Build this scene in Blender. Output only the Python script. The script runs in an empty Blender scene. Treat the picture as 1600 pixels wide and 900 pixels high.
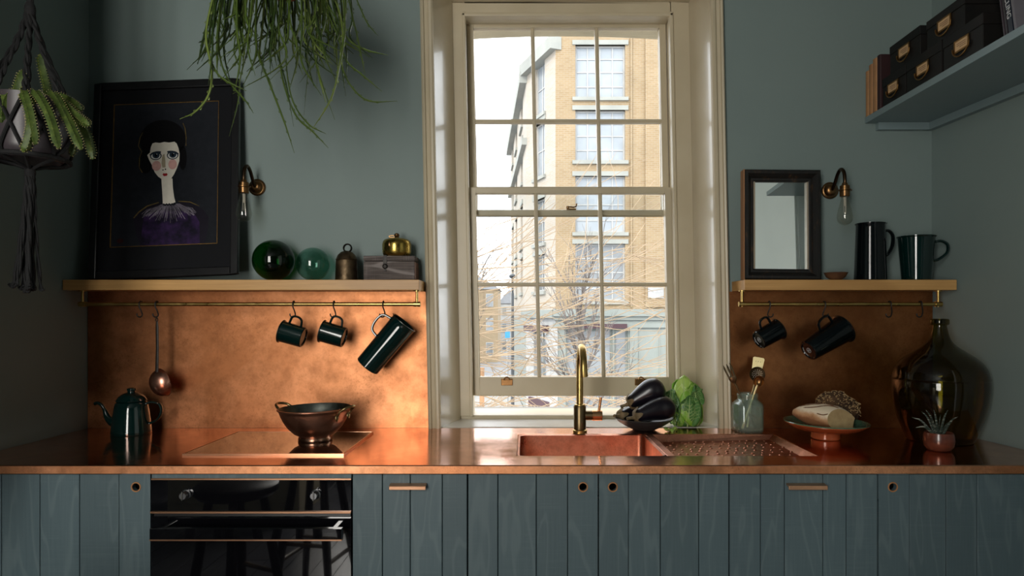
import bpy, bmesh, math, random
from mathutils import Vector, Matrix, noise

SC = bpy.context.scene
COL = SC.collection
R = math.radians
# ------------------------------------------------------------------ camera
F, CX, CY, D0, EYE = 1030.0, 822.0, 495.0, 2.71, 1.375
cam_d = bpy.data.cameras.new('camera')
cam_d.sensor_width = 36.0
cam_d.lens = 36.0 * F / 1600.0
cam_d.shift_x = (800.0 - CX) / 1600.0
cam_d.shift_y = (CY - 450.0) / 1600.0
cam_d.clip_start = 0.05
cam_d.clip_end = 400
cam = bpy.data.objects.new('camera', cam_d)
COL.objects.link(cam)
cam.location = (0, -D0, EYE)
cam.rotation_euler = (R(90), 0, 0)
SC.camera = cam
# ------------------------------------------------------------------ light
SC.view_settings.view_transform = 'Standard'
SC.view_settings.look = 'None'
SC.view_settings.gamma = 1.0
SC.view_settings.use_curve_mapping = False
SC.view_settings.exposure = 0.0
world = bpy.data.worlds.new('overcast_sky')
SC.world = world
world.use_nodes = True
wn = world.node_tree
bgn = next(n for n in wn.nodes if n.type == 'BACKGROUND')
bgn.inputs[0].default_value = (0.93, 0.96, 1.0, 1)
bgn.inputs[1].default_value = 4.2
sun_d = bpy.data.lights.new('sun', 'SUN')
sun_d.energy = 2.2
sun_d.angle = R(3)
sun_d.color = (1.0, 0.90, 0.74)
sun = bpy.data.objects.new('sun', sun_d)
COL.objects.link(sun)
sun.location = (-8, -12, 12)
sun.rotation_euler = Vector((0.42, 0.74, -0.52)).to_track_quat('-Z', 'Y').to_euler()
# daylight of the tall window in the wall behind the camera
day_d = bpy.data.lights.new('rear_window_daylight', 'AREA')
day_d.shape = 'RECTANGLE'
day_d.size, day_d.size_y = .95, 2.35
day_d.energy = 99
day_d.color = (1.0, 0.97, 0.91)
day = bpy.data.objects.new('rear_window_daylight', day_d)
COL.objects.link(day)
day.location = (-1.20, -4.24, 1.72)
day.rotation_euler = (R(90), 0, 0)


def P(px, py, d):
    return Vector(((px - CX) * d / F, d - D0, EYE - (py - CY) * d / F))


# ------------------------------------------------------------------ materials
MATS = {}


class NT:
    def __init__(s, name):
        s.m = bpy.data.materials.new(name)
        s.m.use_nodes = True
        s.t = s.m.node_tree
        s.b = next(n for n in s.t.nodes if n.type == 'BSDF_PRINCIPLED')
        s.out = next(n for n in s.t.nodes if n.type == 'OUTPUT_MATERIAL')

    def n(s, typ, **kw):
        x = s.t.nodes.new(typ)
        for k, v in kw.items():
            setattr(x, k, v)
        return x

    def l(s, a, b):
        s.t.links.new(a, b)

    def coords(s, stretch=(1, 1, 1), rnd=True):
        tc = s.n('ShaderNodeTexCoord')
        v = tc.outputs['Object']
        if rnd:
            oi = s.n('ShaderNodeObjectInfo')
            ml = s.n('ShaderNodeMath', operation='MULTIPLY')
            ml.inputs[1].default_value = 37.0
            s.l(oi.outputs['Random'], ml.inputs[0])
            ad = s.n('ShaderNodeVectorMath', operation='ADD')
            s.l(v, ad.inputs[0])
            s.l(ml.outputs[0], ad.inputs[1])
            v = ad.outputs[0]
        mp = s.n('ShaderNodeMapping')
        mp.inputs['Scale'].default_value = stretch
        s.l(v, mp.inputs['Vector'])
        return mp.outputs[0]

    def noise(s, vec, scale, detail=4, rough=.55, dist=0):
        x = s.n('ShaderNodeTexNoise')
        x.inputs['Scale'].default_value = scale
        x.inputs['Detail'].default_value = detail
        x.inputs['Roughness'].default_value = rough
        x.inputs['Distortion'].default_value = dist
        s.l(vec, x.inputs['Vector'])
        return x.outputs['Fac']

    def ramp(s, fac, stops):
        x = s.n('ShaderNodeValToRGB')
        cr = x.color_ramp
        while len(cr.elements) < len(stops):
            cr.elements.new(0.5)
        for e, (p, c) in zip(cr.elements, stops):
            e.position = p
            e.color = (c[0], c[1], c[2], 1) if not isinstance(c, (int, float)) else (c, c, c, 1)
        s.l(fac, x.inputs[0])
        return x.outputs[0]

    def mix(s, fac, a, b, mode='MIX'):
        x = s.n('ShaderNodeMix', data_type='RGBA', blend_type=mode)
        for i, v in ((0, fac), (6, a), (7, b)):
            if hasattr(v, 'links'):
                s.l(v, x.inputs[i])
            elif isinstance(v, (int, float)):
                x.inputs[i].default_value = v if i == 0 else (v, v, v, 1)
            else:
                x.inputs[i].default_value = (v[0], v[1], v[2], 1)
        return x.outputs[2]

    def bump(s, h, strength, dist=0.002):
        x = s.n('ShaderNodeBump')
        x.inputs['Strength'].default_value = strength
        x.inputs['Distance'].default_value = dist
        s.l(h, x.inputs['Height'])
        s.l(x.outputs[0], s.b.inputs['Normal'])

    def base(s, c):
        if hasattr(c, 'links'):
            s.l(c, s.b.inputs['Base Color'])
        else:
            s.b.inputs['Base Color'].default_value = (c[0], c[1], c[2], 1)

    def setp(s, rough=.5, metal=0, spec=.5, coat=0, coat_rough=.05):
        if hasattr(rough, 'links'):
            s.l(rough, s.b.inputs['Roughness'])
        else:
            s.b.inputs['Roughness'].default_value = rough
        s.b.inputs['Metallic'].default_value = metal
        s.b.inputs['Specular IOR Level'].default_value = spec
        s.b.inputs['Coat Weight'].default_value = coat
        s.b.inputs['Coat Roughness'].default_value = coat_rough


def mat(name, c1, c2=None, scale=8, stretch=(1, 1, 1), rough=.5, rough2=None, metal=0, bump=0,
        bscale=60, lo=.35, hi=.65, spec=.5, coat=0, detail=5, bdist=.002):
    if name in MATS:
        return MATS[name]
    t = NT(name)
    v = t.coords(stretch)
    if c2 is None:
        c2 = tuple(x * .82 for x in c1)
    f = t.noise(v, scale, detail)
    t.base(t.ramp(f, [(lo, c1), (hi, c2)]))
    r = rough
    if rough2 is not None:
        r = t.ramp(t.noise(v, scale * 1.7, 4), [(lo, rough), (hi, rough2)])
    t.setp(r, metal, spec, coat)
    if bump:
        t.bump(t.noise(v, bscale, 3), bump, bdist)
    MATS[name] = t.m
    return t.m


def thin_glass(name, tint, gloss=.02, f0=.06, spec_tint=(1, 1, 1), body=0.0, body_col=(1, 1, 1)):
    t = NT(name)
    t.t.nodes.remove(t.b)
    tr = t.n('ShaderNodeBsdfTransparent')
    v = t.coords()
    nz = t.noise(v, 6, 2)
    t.l(t.ramp(nz, [(.3, tint), (.7, tuple(x * .93 for x in tint))]), tr.inputs[0])
    gl = t.n('ShaderNodeBsdfGlossy')
    gl.inputs[0].default_value = (*spec_tint, 1)
    gl.inputs['Roughness'].default_value = gloss
    lw = t.n('ShaderNodeLayerWeight')
    lw.inputs['Blend'].default_value = .5
    pw_ = t.n('ShaderNodeMath', operation='POWER')
    pw_.inputs[1].default_value = 4.0
    t.l(lw.outputs['Facing'], pw_.inputs[0])
    ml = t.n('ShaderNodeMapRange')
    ml.inputs[3].default_value = f0
    ml.inputs[4].default_value = .75
    t.l(pw_.outputs[0], ml.inputs[0])
    mx = t.n('ShaderNodeMixShader')
    t.l(ml.outputs[0], mx.inputs[0])
    if body:
        df = t.n('ShaderNodeBsdfDiffuse')
        df.inputs[0].default_value = (*body_col, 1)
        ts = t.n('ShaderNodeBsdfTranslucent')
        ts.inputs[0].default_value = (*body_col, 1)
        m1 = t.n('ShaderNodeMixShader')
        m1.inputs[0].default_value = .5
        t.l(df.outputs[0], m1.inputs[1])
        t.l(ts.outputs[0], m1.inputs[2])
        m2 = t.n('ShaderNodeMixShader')
        m2.inputs[0].default_value = body
        t.l(tr.outputs[0], m2.inputs[1])
        t.l(m1.outputs[0], m2.inputs[2])
        t.l(m2.outputs[0], mx.inputs[1])
    else:
        t.l(tr.outputs[0], mx.inputs[1])
    t.l(gl.outputs[0], mx.inputs[2])
    t.l(mx.outputs[0], t.out.inputs[0])
    MATS[name] = t.m
    return t.m


def wood_mat(name, c1, c2, c3, axis='Z', scale=1.0, rough=.45, rings=26, bump=.15, saw=0.0):
    """long-grain timber: stretched noise fed through itself makes cathedral figure along the axis"""
    t = NT(name)
    st = {'X': (.55, 3.4, 3.4), 'Z': (3.4, 3.4, .55), 'Y': (3.4, .55, 3.4)}[axis]
    v = t.coords(tuple(x * scale for x in st))
    big = t.noise(v, 1.5, 2, .5, .3)
    ml = t.n('ShaderNodeMath', operation='MULTIPLY')
    ml.inputs[1].default_value = rings
    t.l(big, ml.inputs[0])
    sn = t.n('ShaderNodeMath', operation='SINE')
    t.l(ml.outputs[0], sn.inputs[0])
    ring = t.ramp(sn.outputs[0], [(.0, 0.0), (.72, .12), (.97, 1.0)])
    v2 = t.coords(tuple(x * scale for x in {'X': (1.5, 60, 60), 'Z': (60, 60, 1.5), 'Y': (60, 1.5, 60)}[axis]))
    fine = t.noise(v2, 3, 4, .6)
    col = t.mix(t.ramp(fine, [(.3, 0.0), (.7, 1.0)]), c1, c2)
    mf = t.n('ShaderNodeMath', operation='MULTIPLY')
    mf.inputs[1].default_value = .55
    t.l(ring, mf.inputs[0])
    col = t.mix(mf.outputs[0], col, c3)
    if saw:
        v3 = t.coords({'Z': (4, 4, 230), 'X': (230, 4, 4), 'Y': (4, 230, 4)}[axis])
        sw = t.noise(v3, 1, 3, .7)
        patch = t.noise(t.coords((5, 5, 5)), 2.0, 2)
        sm = t.n('ShaderNodeMath', operation='MULTIPLY')
        t.l(t.ramp(sw, [(.5, 0.0), (.75, saw)]), sm.inputs[0])
        t.l(t.ramp(patch, [(.42, 0.1), (.62, 1.0)]), sm.inputs[1])
        col = t.mix(sm.outputs[0], col, c3)
    oi = t.n('ShaderNodeObjectInfo')
    val = t.n('ShaderNodeMapRange')
    val.inputs[3].default_value = .88
    val.inputs[4].default_value = 1.1
    t.l(oi.outputs['Random'], val.inputs[0])
    hs = t.n('ShaderNodeHueSaturation')
    t.l(val.outputs[0], hs.inputs['Value'])
    t.l(col, hs.inputs['Color'])
    t.base(hs.outputs[0])
    t.setp(rough)
    t.bump(fine, bump, .001)
    MATS[name] = t.m
    return t.m


def copper_mat(name, bright, mid, dark, rlo, rhi, s=1.0, dlo=.40, dhi=.62, speck=1.0, coat=0.0):
    """aged sheet copper: drifting patina clouds, fine mottling, dark specks"""
    t = NT(name)
    v = t.coords((1, 1, 1), rnd=True)
    big = t.noise(v, 2.6 * s, 7, .66, .6)
    med = t.noise(v, 17 * s, 8, .74, .1)
    fin = t.noise(v, 130 * s, 4, .75)
    a = t.mix(t.ramp(big, [(dlo, 0.0), (dhi, 1.0)]), bright, mid)
    a = t.mix(t.ramp(med, [(.42, 0.0), (.74, .6)]), a, dark)
    sp = t.n('ShaderNodeMath', operation='MULTIPLY')
    t.l(t.ramp(fin, [(.52, 0.0), (.74, .8 * speck)]), sp.inputs[0])
    t.l(t.ramp(t.noise(v, 5.5 * s, 3), [(.42, 0.1), (.6, 1.0)]), sp.inputs[1])
    a = t.mix(sp.outputs[0], a, dark)
    t.base(a)
    t.setp(t.ramp(t.noise(v, 7 * s, 5, .65), [(.3, rlo), (.7, rhi)]), 1.0, .5, coat, .04)
    hb = t.n('ShaderNodeMath', operation='ADD')
    t.l(t.noise(v, 3.0, 2), hb.inputs[0])
    sc = t.n('ShaderNodeMath', operation='MULTIPLY')
    sc.inputs[1].default_value = .05
    t.l(fin, sc.inputs[0])
    t.l(sc.outputs[0], hb.inputs[1])
    t.bump(hb.outputs[0], .25, .004)
    MATS[name] = t.m
    return t.m


wall_paint = mat('wall_paint', (.205, .262, .250), (.192, .247, .237), scale=2.2, rough=.55, bump=.10, bscale=55, spec=.35)
shelf_paint = mat('shelf_paint', (.20, .265, .275), (.185, .25, .26), scale=3, rough=.4)
ceiling_paint = mat('ceiling_paint', (.20, .22, .22), scale=2, rough=.8)
cream_paint = mat('cream_paint', (.56, .485, .345), (.51, .435, .30), scale=5, rough=.38, bump=.12, bscale=35)
gloss_cream = mat('gloss_cream_paint', (.58, .505, .37), (.54, .465, .33), scale=5, rough=.20, rough2=.27, bump=.08, bscale=22, spec=.6, coat=.35)
sill_paint = mat('sill_paint', (.72, .69, .62), (.62, .58, .5), scale=7, rough=.3)
dark_void = mat('dark_void', (.008, .008, .009), (.012, .011, .01), rough=.8)
plank_paint = wood_mat('plank_paint', (.080, .118, .132), (.068, .104, .118), (.112, .154, .166), 'Z', 1.6, .5, 52, .3, .5)
oak = wood_mat('oak', (.60, .345, .125), (.50, .27, .09), (.38, .20, .065), 'X', 1.2, .42, 14, .12)
raw_wood = wood_mat('raw_wood', (.42, .20, .08), (.34, .15, .06), (.25, .1, .04), 'Z', 2, .6, 10)
splash_copper = copper_mat('splash_copper', (.60, .255, .118), (.45, .175, .072), (.19, .07, .028), .36, .50)
top_copper = copper_mat('top_copper', (.86, .42, .27), (.74, .34, .205), (.46, .19, .11), .07, .20, 1.0, speck=.5)
basin_copper = copper_mat('basin_copper', (.78, .36, .24), (.62, .26, .16), (.28, .11, .06), .25, .42, 1.6)
pot_copper = copper_mat('pot_copper', (.50, .28, .19), (.34, .18, .12), (.14, .075, .05), .18, .32, 2.5)
ladle_copper = copper_mat('ladle_copper', (.72, .38, .28), (.62, .30, .21), (.30, .14, .1), .25, .4, 3)
trim_copper = mat('trim_copper', (.78, .43, .26), (.70, .37, .22), scale=14, rough=.28, metal=1)
brass = mat('brass', (.62, .44, .16), (.48, .33, .11), scale=18, rough=.27, rough2=.38, metal=1)
dark_brass = mat('dark_brass', (.20, .145, .075), (.12, .085, .045), scale=20, rough=.35, metal=1)
aged_brass = mat('aged_brass', (.30, .165, .065), (.20, .11, .05), scale=30, rough=.33, metal=1)
pale_brass = mat('pale_brass', (.70, .60, .33), (.60, .5, .26), scale=30, rough=.4, metal=1)
iron = mat('iron', (.018, .016, .015), (.035, .03, .026), scale=50, rough=.5, metal=.6, bump=.2)
green_enamel = mat('green_enamel', (.0015, .015, .0135), (.001, .012, .011), scale=4, rough=.10, spec=.5, coat=.5)
dark_enamel = mat('dark_enamel', (.002, .004, .005), (.0015, .003, .004), scale=4, rough=.12, spec=.4, coat=.2)
steel_rim = mat('steel_rim', (.10, .10, .09), (.05, .05, .045), scale=60, rough=.35, metal=1)
black_gloss = mat('black_gloss', (.003, .003, .004), (.002, .002, .003), scale=3, rough=.015, spec=.7, coat=1.0)
black_satin = mat('black_satin', (.006, .006, .007), (.009, .009, .01), scale=12, rough=.35)
window_glass = thin_glass('window_glass', (.97, .98, .98), .01, .04)
bulb_glass = thin_glass('bulb_glass', (.93, .92, .88), .02, .07)
float_green = thin_glass('float_green', (.02, .27, .06), .03, .045)
float_teal = thin_glass('float_teal', (.47, .70, .62), .03, .06)
demijohn_glass = thin_glass('demijohn_glass', (.42, .38, .07), .06, .045)
jar_glass = thin_glass('jar_glass', (.88, .95, .92), .06, .06, body=.20, body_col=(.62, .78, .70))
aubergine_skin = mat('aubergine_skin', (.008, .006, .010), (.005, .004, .008), scale=6, rough=.30, spec=.5, coat=.15)
calyx_mat = mat('calyx', (.20, .13, .06), (.10, .075, .035), scale=40, rough=.7)
bowl_black = mat('bowl_black', (.030, .030, .032), (.045, .043, .042), scale=20, rough=.4)
terracotta_gloss = mat('terracotta_gloss', (.42, .10, .035), (.34, .075, .025), scale=10, rough=.22, coat=.4)
green_glaze = mat('green_glaze', (.10, .20, .12), (.05, .12, .075), scale=14, rough=.15, coat=.6)
red_pot_mat = mat('red_pot', (.15, .038, .020), (.085, .024, .014), scale=20, rough=.28, coat=.4, stretch=(1, 1, 4))
soil_mat = mat('soil', (.02, .014, .01), (.035, .025, .018), scale=60, rough=.9, bump=.5)
cord_black = mat('cord_black', (.004, .004, .0045), (.008, .008, .0085), scale=120, rough=.85, bump=.5, bscale=300)
lilac_pot = mat('lilac_pot', (.062, .050, .056), (.045, .037, .042), scale=8, rough=.35)
terracotta = mat('terracotta', (.32, .09, .045), (.25, .07, .035), scale=12, rough=.7)


# ------------------------------------------------------------------ mesh builder
class MB:
    def __init__(s):
        s.v, s.f, s.mi = [], [], []
        s.cur = 0

    def add(s, verts, faces, M=None):
        b = len(s.v)
        for p in verts:
            p = Vector(p)
            s.v.append(M @ p if M is not None else p)
        for f in faces:
            s.f.append([i + b for i in f])
            s.mi.append(s.cur)
        return s

    def box(s, x0, x1, y0, y1, z0, z1, M=None):
        v = [(x0, y0, z0), (x1, y0, z0), (x1, y1, z0), (x0, y1, z0), (x0, y0, z1), (x1, y0, z1), (x1, y1, z1), (x0, y1, z1)]
        return s.add(v, [(3, 2, 1, 0), (4, 5, 6, 7), (0, 1, 5, 4), (1, 2, 6, 5), (2, 3, 7, 6), (3, 0, 4, 7)], M)

    def prism(s, poly, z0, z1, M=None):
        """polygon in plan (x, y), counter-clockwise, raised from z0 to z1"""
        n = len(poly)
        v = [(x, y, z0) for x, y in poly] + [(x, y, z1) for x, y in poly]
        f = [tuple(reversed(range(n))), tuple(range(n, 2 * n))]
        f += [(i, (i + 1) % n, n + (i + 1) % n, n + i) for i in range(n)]
        return s.add(v, f, M)

    def lathe(s, prof, n=40, M=None, squash=None):
        v, f = [], []
        k = len(prof)
        for i in range(n):
            a = 2 * math.pi * i / n
            for r, z in prof:
                v.append((r * math.cos(a), r * math.sin(a), z))
        for i in range(n):
            j = (i + 1) % n
            for q in range(k - 1):
                if prof[q][0] < 1e-6 and prof[q + 1][0] < 1e-6:
                    continue
                if prof[q][0] < 1e-6:
                    f.append((i * k + q, j * k + q + 1, i * k + q + 1))
                elif prof[q + 1][0] < 1e-6:
                    f.append((i * k + q, j * k + q, i * k + q + 1))
                else:
                    f.append((i * k + q, j * k + q, j * k + q + 1, i * k + q + 1))
        return s.add(v, f, M)

    def tube(s, pts, r, n=8, M=None, closed=False, flat=1.0, up=None):
        pts = [Vector(p) for p in pts]
        m = len(pts)
        rs = r if isinstance(r, (list, tuple)) else [r] * m
        T = []
        for i in range(m):
            if closed:
                t = pts[(i + 1) % m] - pts[i - 1]
            else:
                t = pts[min(i + 1, m - 1)] - pts[max(i - 1, 0)]
            T.append(t.normalized() if t.length > 1e-9 else Vector((0, 0, 1)))
        a = Vector(up) if up is not None else (Vector((0, 0, 1)) if abs(T[0].z) < .9 else Vector((1, 0, 0)))
        u = (a - T[0] * a.dot(T[0])).normalized()
        v, f = [], []
        for i in range(m):
            u = (u - T[i] * u.dot(T[i]))
            u = u.normalized() if u.length > 1e-6 else T[i].orthogonal().normalized()
            w = T[i].cross(u)
            for k in range(n):
                an = 2 * math.pi * k / n
                v.append(pts[i] + u * (math.cos(an) * rs[i]) + w * (math.sin(an) * rs[i] * flat))
        for i in range(m if closed else m - 1):
            j = (i + 1) % m
            for k in range(n):
                q = (k + 1) % n
                f.append((i * n + k, i * n + q, j * n + q, j * n + k))
        if not closed:
            f.append(tuple(reversed(range(n))))
            f.append(tuple(range((m - 1) * n, m * n)))
        return s.add(v, f, M)

    def sphere(s, c, r, n=24, k=14, M=None):
        c = Vector(c)
        rr = r if isinstance(r, (tuple, list)) else (r, r, r)
        prof = [(math.sin(math.pi * i / k), -math.cos(math.pi * i / k)) for i in range(k + 1)]
        prof[0] = (0, -1)
        prof[-1] = (0, 1)
        Q = Matrix.Translation(c) @ Matrix.Diagonal((*rr, 1))
        return s.lathe(prof, n, M @ Q if M is not None else Q)

    def cyl(s, a, b, r, n=20, r2=None):
        return s.tube([a, b], [r, r if r2 is None else r2], n)

    def map(s, fn):
        s.v = [Vector(fn(p)) for p in s.v]
        return s

    def build(s, name, m, parent=None, label=None, smooth=True, bevel=0, world=False, angle=38, kind=None, seg=2, solid=0):
        me = bpy.data.meshes.new(name)
        off = Vector((0, 0, 0))
        if world and parent is not None:
            off = Vector(parent.location) if parent.parent is None else Vector(parent.parent.location) + Vector(parent.location)
        me.from_pydata([tuple(p - off) for p in s.v], [], s.f)
        ms = m if isinstance(m, (list, tuple)) else [m]
        for q in ms:
            me.materials.append(q)
        if len(ms) > 1:
            me.polygons.foreach_set('material_index', s.mi)
        me.update()
        bm = bmesh.new()
        bm.from_mesh(me)
        bmesh.ops.remove_doubles(bm, verts=bm.verts, dist=1e-6)
        if solid == 0:
            bmesh.ops.recalc_face_normals(bm, faces=bm.faces)
        bm.to_mesh(me)
        bm.free()
        if smooth:
            me.polygons.foreach_set('use_smooth', [True] * len(me.polygons))
            me.set_sharp_from_angle(angle=R(angle))
        o = bpy.data.objects.new(name, me)
        COL.objects.link(o)
        o.parent = parent
        if solid:
            md = o.modifiers.new('solid', 'SOLIDIFY')
            md.thickness = solid
            md.offset = -1
        if bevel:
            md = o.modifiers.new('bevel', 'BEVEL')
            md.width = bevel
            md.segments = seg
            md.limit_method = 'ANGLE'
            md.angle_limit = R(40)
            md.harden_normals = False
        if label:
            o['label'] = label
        if kind:
            o['kind'] = kind
        return o


def tag(o, label, cat, group=None):
    o['label'] = label
    o['category'] = cat
    if group:
        o['group'] = group
    return o


def thing(name, label, cat, loc=(0, 0, 0), rot=None, group=None):
    o = bpy.data.objects.new(name, None)
    o.empty_display_size = .05
    COL.objects.link(o)
    o.location = loc
    if rot is not None:
        o.rotation_euler = rot.to_euler() if hasattr(rot, 'to_euler') else rot
    return tag(o, label, cat, group)


def struct(o):
    o['kind'] = 'structure'
    return o


def smooth_path(pts, n=6):
    """Catmull-Rom through the points"""
    pts = [Vector(p) for p in pts]
    e = [pts[0] * 2 - pts[1]] + pts + [pts[-1] * 2 - pts[-2]]
    out = []
    for i in range(1, len(e) - 2):
        p0, p1, p2, p3 = e[i - 1:i + 3]
        for k in range(n):
            t = k / n
            out.append(.5 * ((2 * p1) + (p2 - p0) * t + (2 * p0 - 5 * p1 + 4 * p2 - p3) * t * t + (3 * p1 - p0 - 3 * p2 + p3) * t ** 3))
    out.append(pts[-1])
    return out


def arc(c, r, a0, a1, n, ax, ay):
    c, ax, ay = Vector(c), Vector(ax), Vector(ay)
    return [c + ax * (r * math.cos(a0 + (a1 - a0) * i / n)) + ay * (r * math.sin(a0 + (a1 - a0) * i / n)) for i in range(n + 1)]


def basis(z, x):
    z = Vector(z).normalized()
    x = Vector(x)
    x = (x - z * x.dot(z)).normalized()
    y = z.cross(x)
    return Matrix((x, y, z)).transposed()


LEFT_X = -1.797


def right_x(y):
    return 1.668 - .09 * y


LEAN = .020


def lean(p):
    return (p[0] + LEAN * (.92 - p[2]), p[1], p[2])


CT = .92          # counter top
# ================================================================== ROOM SHELL
CEIL = 2.98
w = MB()
w.box(-3.3, -.37, 0, .54, 0, CEIL)
w.map(lambda p: (p[0] + (LEAN * (.92 - p[2]) if p[0] > -1 else 0), p[1], p[2]))
k0 = len(w.v)
w.box(.815, 3.2, 0, .54, 0, CEIL)
for i in range(k0, len(w.v)):
    if w.v[i].x < 1.0:
        w.v[i].x += LEAN * (.92 - w.v[i].z)
w.box(-.35, .79, .001, .54, 0, .878)
w.box(-.40, .765, .001, .54, 2.822, CEIL)
struct(w.build('wall_back', wall_paint, smooth=False))
w = MB().box(LEFT_X - .25, LEFT_X, -1.25, 0, 0, CEIL)
w.box(-3.3, LEFT_X - .25, -1.25, -1.15, 0, CEIL)
struct(w.build('wall_left', wall_paint, smooth=False))
struct(MB().box(LEFT_X, -1.50, -1.60, -1.02, .97, CEIL).build('unseen_light_blocker', wall_paint, smooth=False))  # block added out of view to shade the left wall and corner
w = MB().box(-3.4, -3.3, -4.5, -1.15, 0, CEIL)
struct(w.build('wall_left_far', wall_paint, smooth=False))
yr = -4.5
w = MB().prism([(right_x(yr), yr), (right_x(yr) + .15, yr), (right_x(0) + .15, 0), (right_x(0), 0)], 0, CEIL)
struct(w.build('wall_right', wall_paint, smooth=False))
struct(MB().box(-3.4, 2.6, -4.6, -4.38, 0, CEIL).build('wall_rear', wall_paint, smooth=False))
struct(MB().box(-3.4, 2.6, -4.6, .54, CEIL, CEIL + .12).build('ceiling', ceiling_paint, smooth=False))
floor = struct(MB().box(-3.4, 2.6, -4.6, .54, -.16, -.022).build('floor', dark_void, smooth=False))
board_mat = wood_mat('black_floorboard', (.12, .12, .135), (.075, .075, .088), (.16, .16, .175), 'Y', 1.2, .22, 20, .6)
random.seed(4)
x = -3.3
me0 = None
while x < 2.1:
    wd = random.choice((.13, .145, .16))
    y0 = -4.38
    while y0 < -.55:
        y1 = min(y0 + random.uniform(1.2, 2.3), -.5)
        MB().box(x + .002, x + wd - .002, y0 + .001, y1 - .001, -.022, random.uniform(-.001, .0015)).build('floorboard', board_mat, floor, smooth=False)
        y0 = y1
    x += wd
# rear window: frame and glazing bars stand in front of the daylight
rw = struct(bpy.data.objects.new('window_2', None))
COL.objects.link(rw)
rw.location = (-1.20, -4.38, .52)
fr = MB()
fr.box(-.60, -.48, -.0, .13, -.02, 2.36)
fr.box(.48, .60, -.0, .13, -.02, 2.36)
fr.box(-.60, .60, -.0, .13, 2.36, 2.44)
fr.box(-.64, .64, -.0, .16, -.06, .02)
fr.build('frame', cream_paint, rw, smooth=False, bevel=.006)
for xx in (-.16, .16):
    MB().box(xx - .012, xx + .012, .145, .165, .02, 2.36).build('glazing_bar', cream_paint, rw, smooth=False)
for zz in (.59, 1.18, 1.77):
    MB().box(-.48, .48, .145, .165, zz - .014, zz + .014).build('glazing_bar', cream_paint, rw, smooth=False)

# ================================================================== MAIN WINDOW
win = struct(bpy.data.objects.new('window_1', None))
COL.objects.link(win)
win.location = (.23, .1, CT)


def wpart(mb, name, m, parent=None, **kw):
    mb.map(lean)
    return mb.build(name, m, parent or win, world=True, **kw)


prof = [(0, 0), (0, -.026), (.006, -.033), (.013, -.030), (.016, -.022), (.028, -.019), (.031, -.026), (.036, -.030),
        (.044, -.030), (.050, -.024), (.050, 0)]
lc = MB().prism([(-.398 + a, b) for a, b in prof], .905, 2.97)
wpart(lc, 'casing', cream_paint, angle=25)
rc = MB().prism([(.838 - a, b) for a, b in reversed(prof)], .905, 2.97)
wpart(rc, 'casing', cream_paint, angle=25)
# splayed linings and outer jambs
wpart(MB().prism([(-.368, .002), (-.350, .002), (-.290, .2), (-.290, .33), (-.31, .56), (-.368, .56)], .88, 2.80), 'reveal_lining', gloss_cream, smooth=False)
wpart(MB().prism([(.813, .56), (.76, .56), (.756, .33), (.756, .2), (.790, .002), (.813, .002)], .88, 2.80), 'reveal_lining', gloss_cream, smooth=False)
wpart(MB().box(-.349, .789, .003, .33, 2.766, 2.82), 'head_lining', gloss_cream, smooth=False)
arch_mat = mat('pale_render', (.74, .66, .48), (.68, .60, .43), scale=9, rough=.8)
ah = MB()
n = 14
for i in range(n):
    xa, xb = -.34 + 1.14 * i / n, -.34 + 1.14 * (i + 1) / n
    za, zb = (2.752 + .022 * (1 - ((q - .23) / .57) ** 2) for q in (xa, xb))
    ah.add([(xa, .33, za), (xb, .33, zb), (xb, .58, zb), (xa, .58, za), (xa, .33, 2.9), (xb, .33, 2.9), (xb, .58, 2.9), (xa, .58, 2.9)],
           [(3, 2, 1, 0), (4, 5, 6, 7), (0, 1, 5, 4), (2, 3, 7, 6)])
wpart(ah, 'outer_arch', arch_mat, smooth=False)
wpart(MB().box(-.40, .85, .004, .215, .895, CT + .002), 'sill_board', sill_paint, smooth=False, bevel=.002)
wpart(MB().box(-.30, .765, .215, .44, .88, CT + .018), 'box_sill', cream_paint, smooth=False, bevel=.004)
fm = MB()
fm.box(-.292, -.237, .205, .345, .935, 2.765)
fm.box(.674, .758, .205, .345, .935, 2.765)
fm.box(-.237, .674, .205, .345, 2.706, 2.765)
wpart(fm, 'box_frame', cream_paint, smooth=False, bevel=.003)
for x0, x1 in ((-.247, -.233), (.668, .684)):
    wpart(MB().box(x0, x1, .192, .232, .935, 2.72), 'staff_bead', cream_paint, smooth=False, bevel=.004)
wpart(MB().box(-.247, .684, .192, .232, 2.700, 2.716), 'staff_bead', cream_paint, smooth=False, bevel=.004)
st_mat = mat('outer_sill_stone', (0.291, 0.273, 0.235), (0.235, 0.216, 0.188), scale=12, rough=.85)
wpart(MB().box(-.33, .80, .44, .64, .84, .918), 'outer_sill', st_mat, smooth=False)


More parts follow.
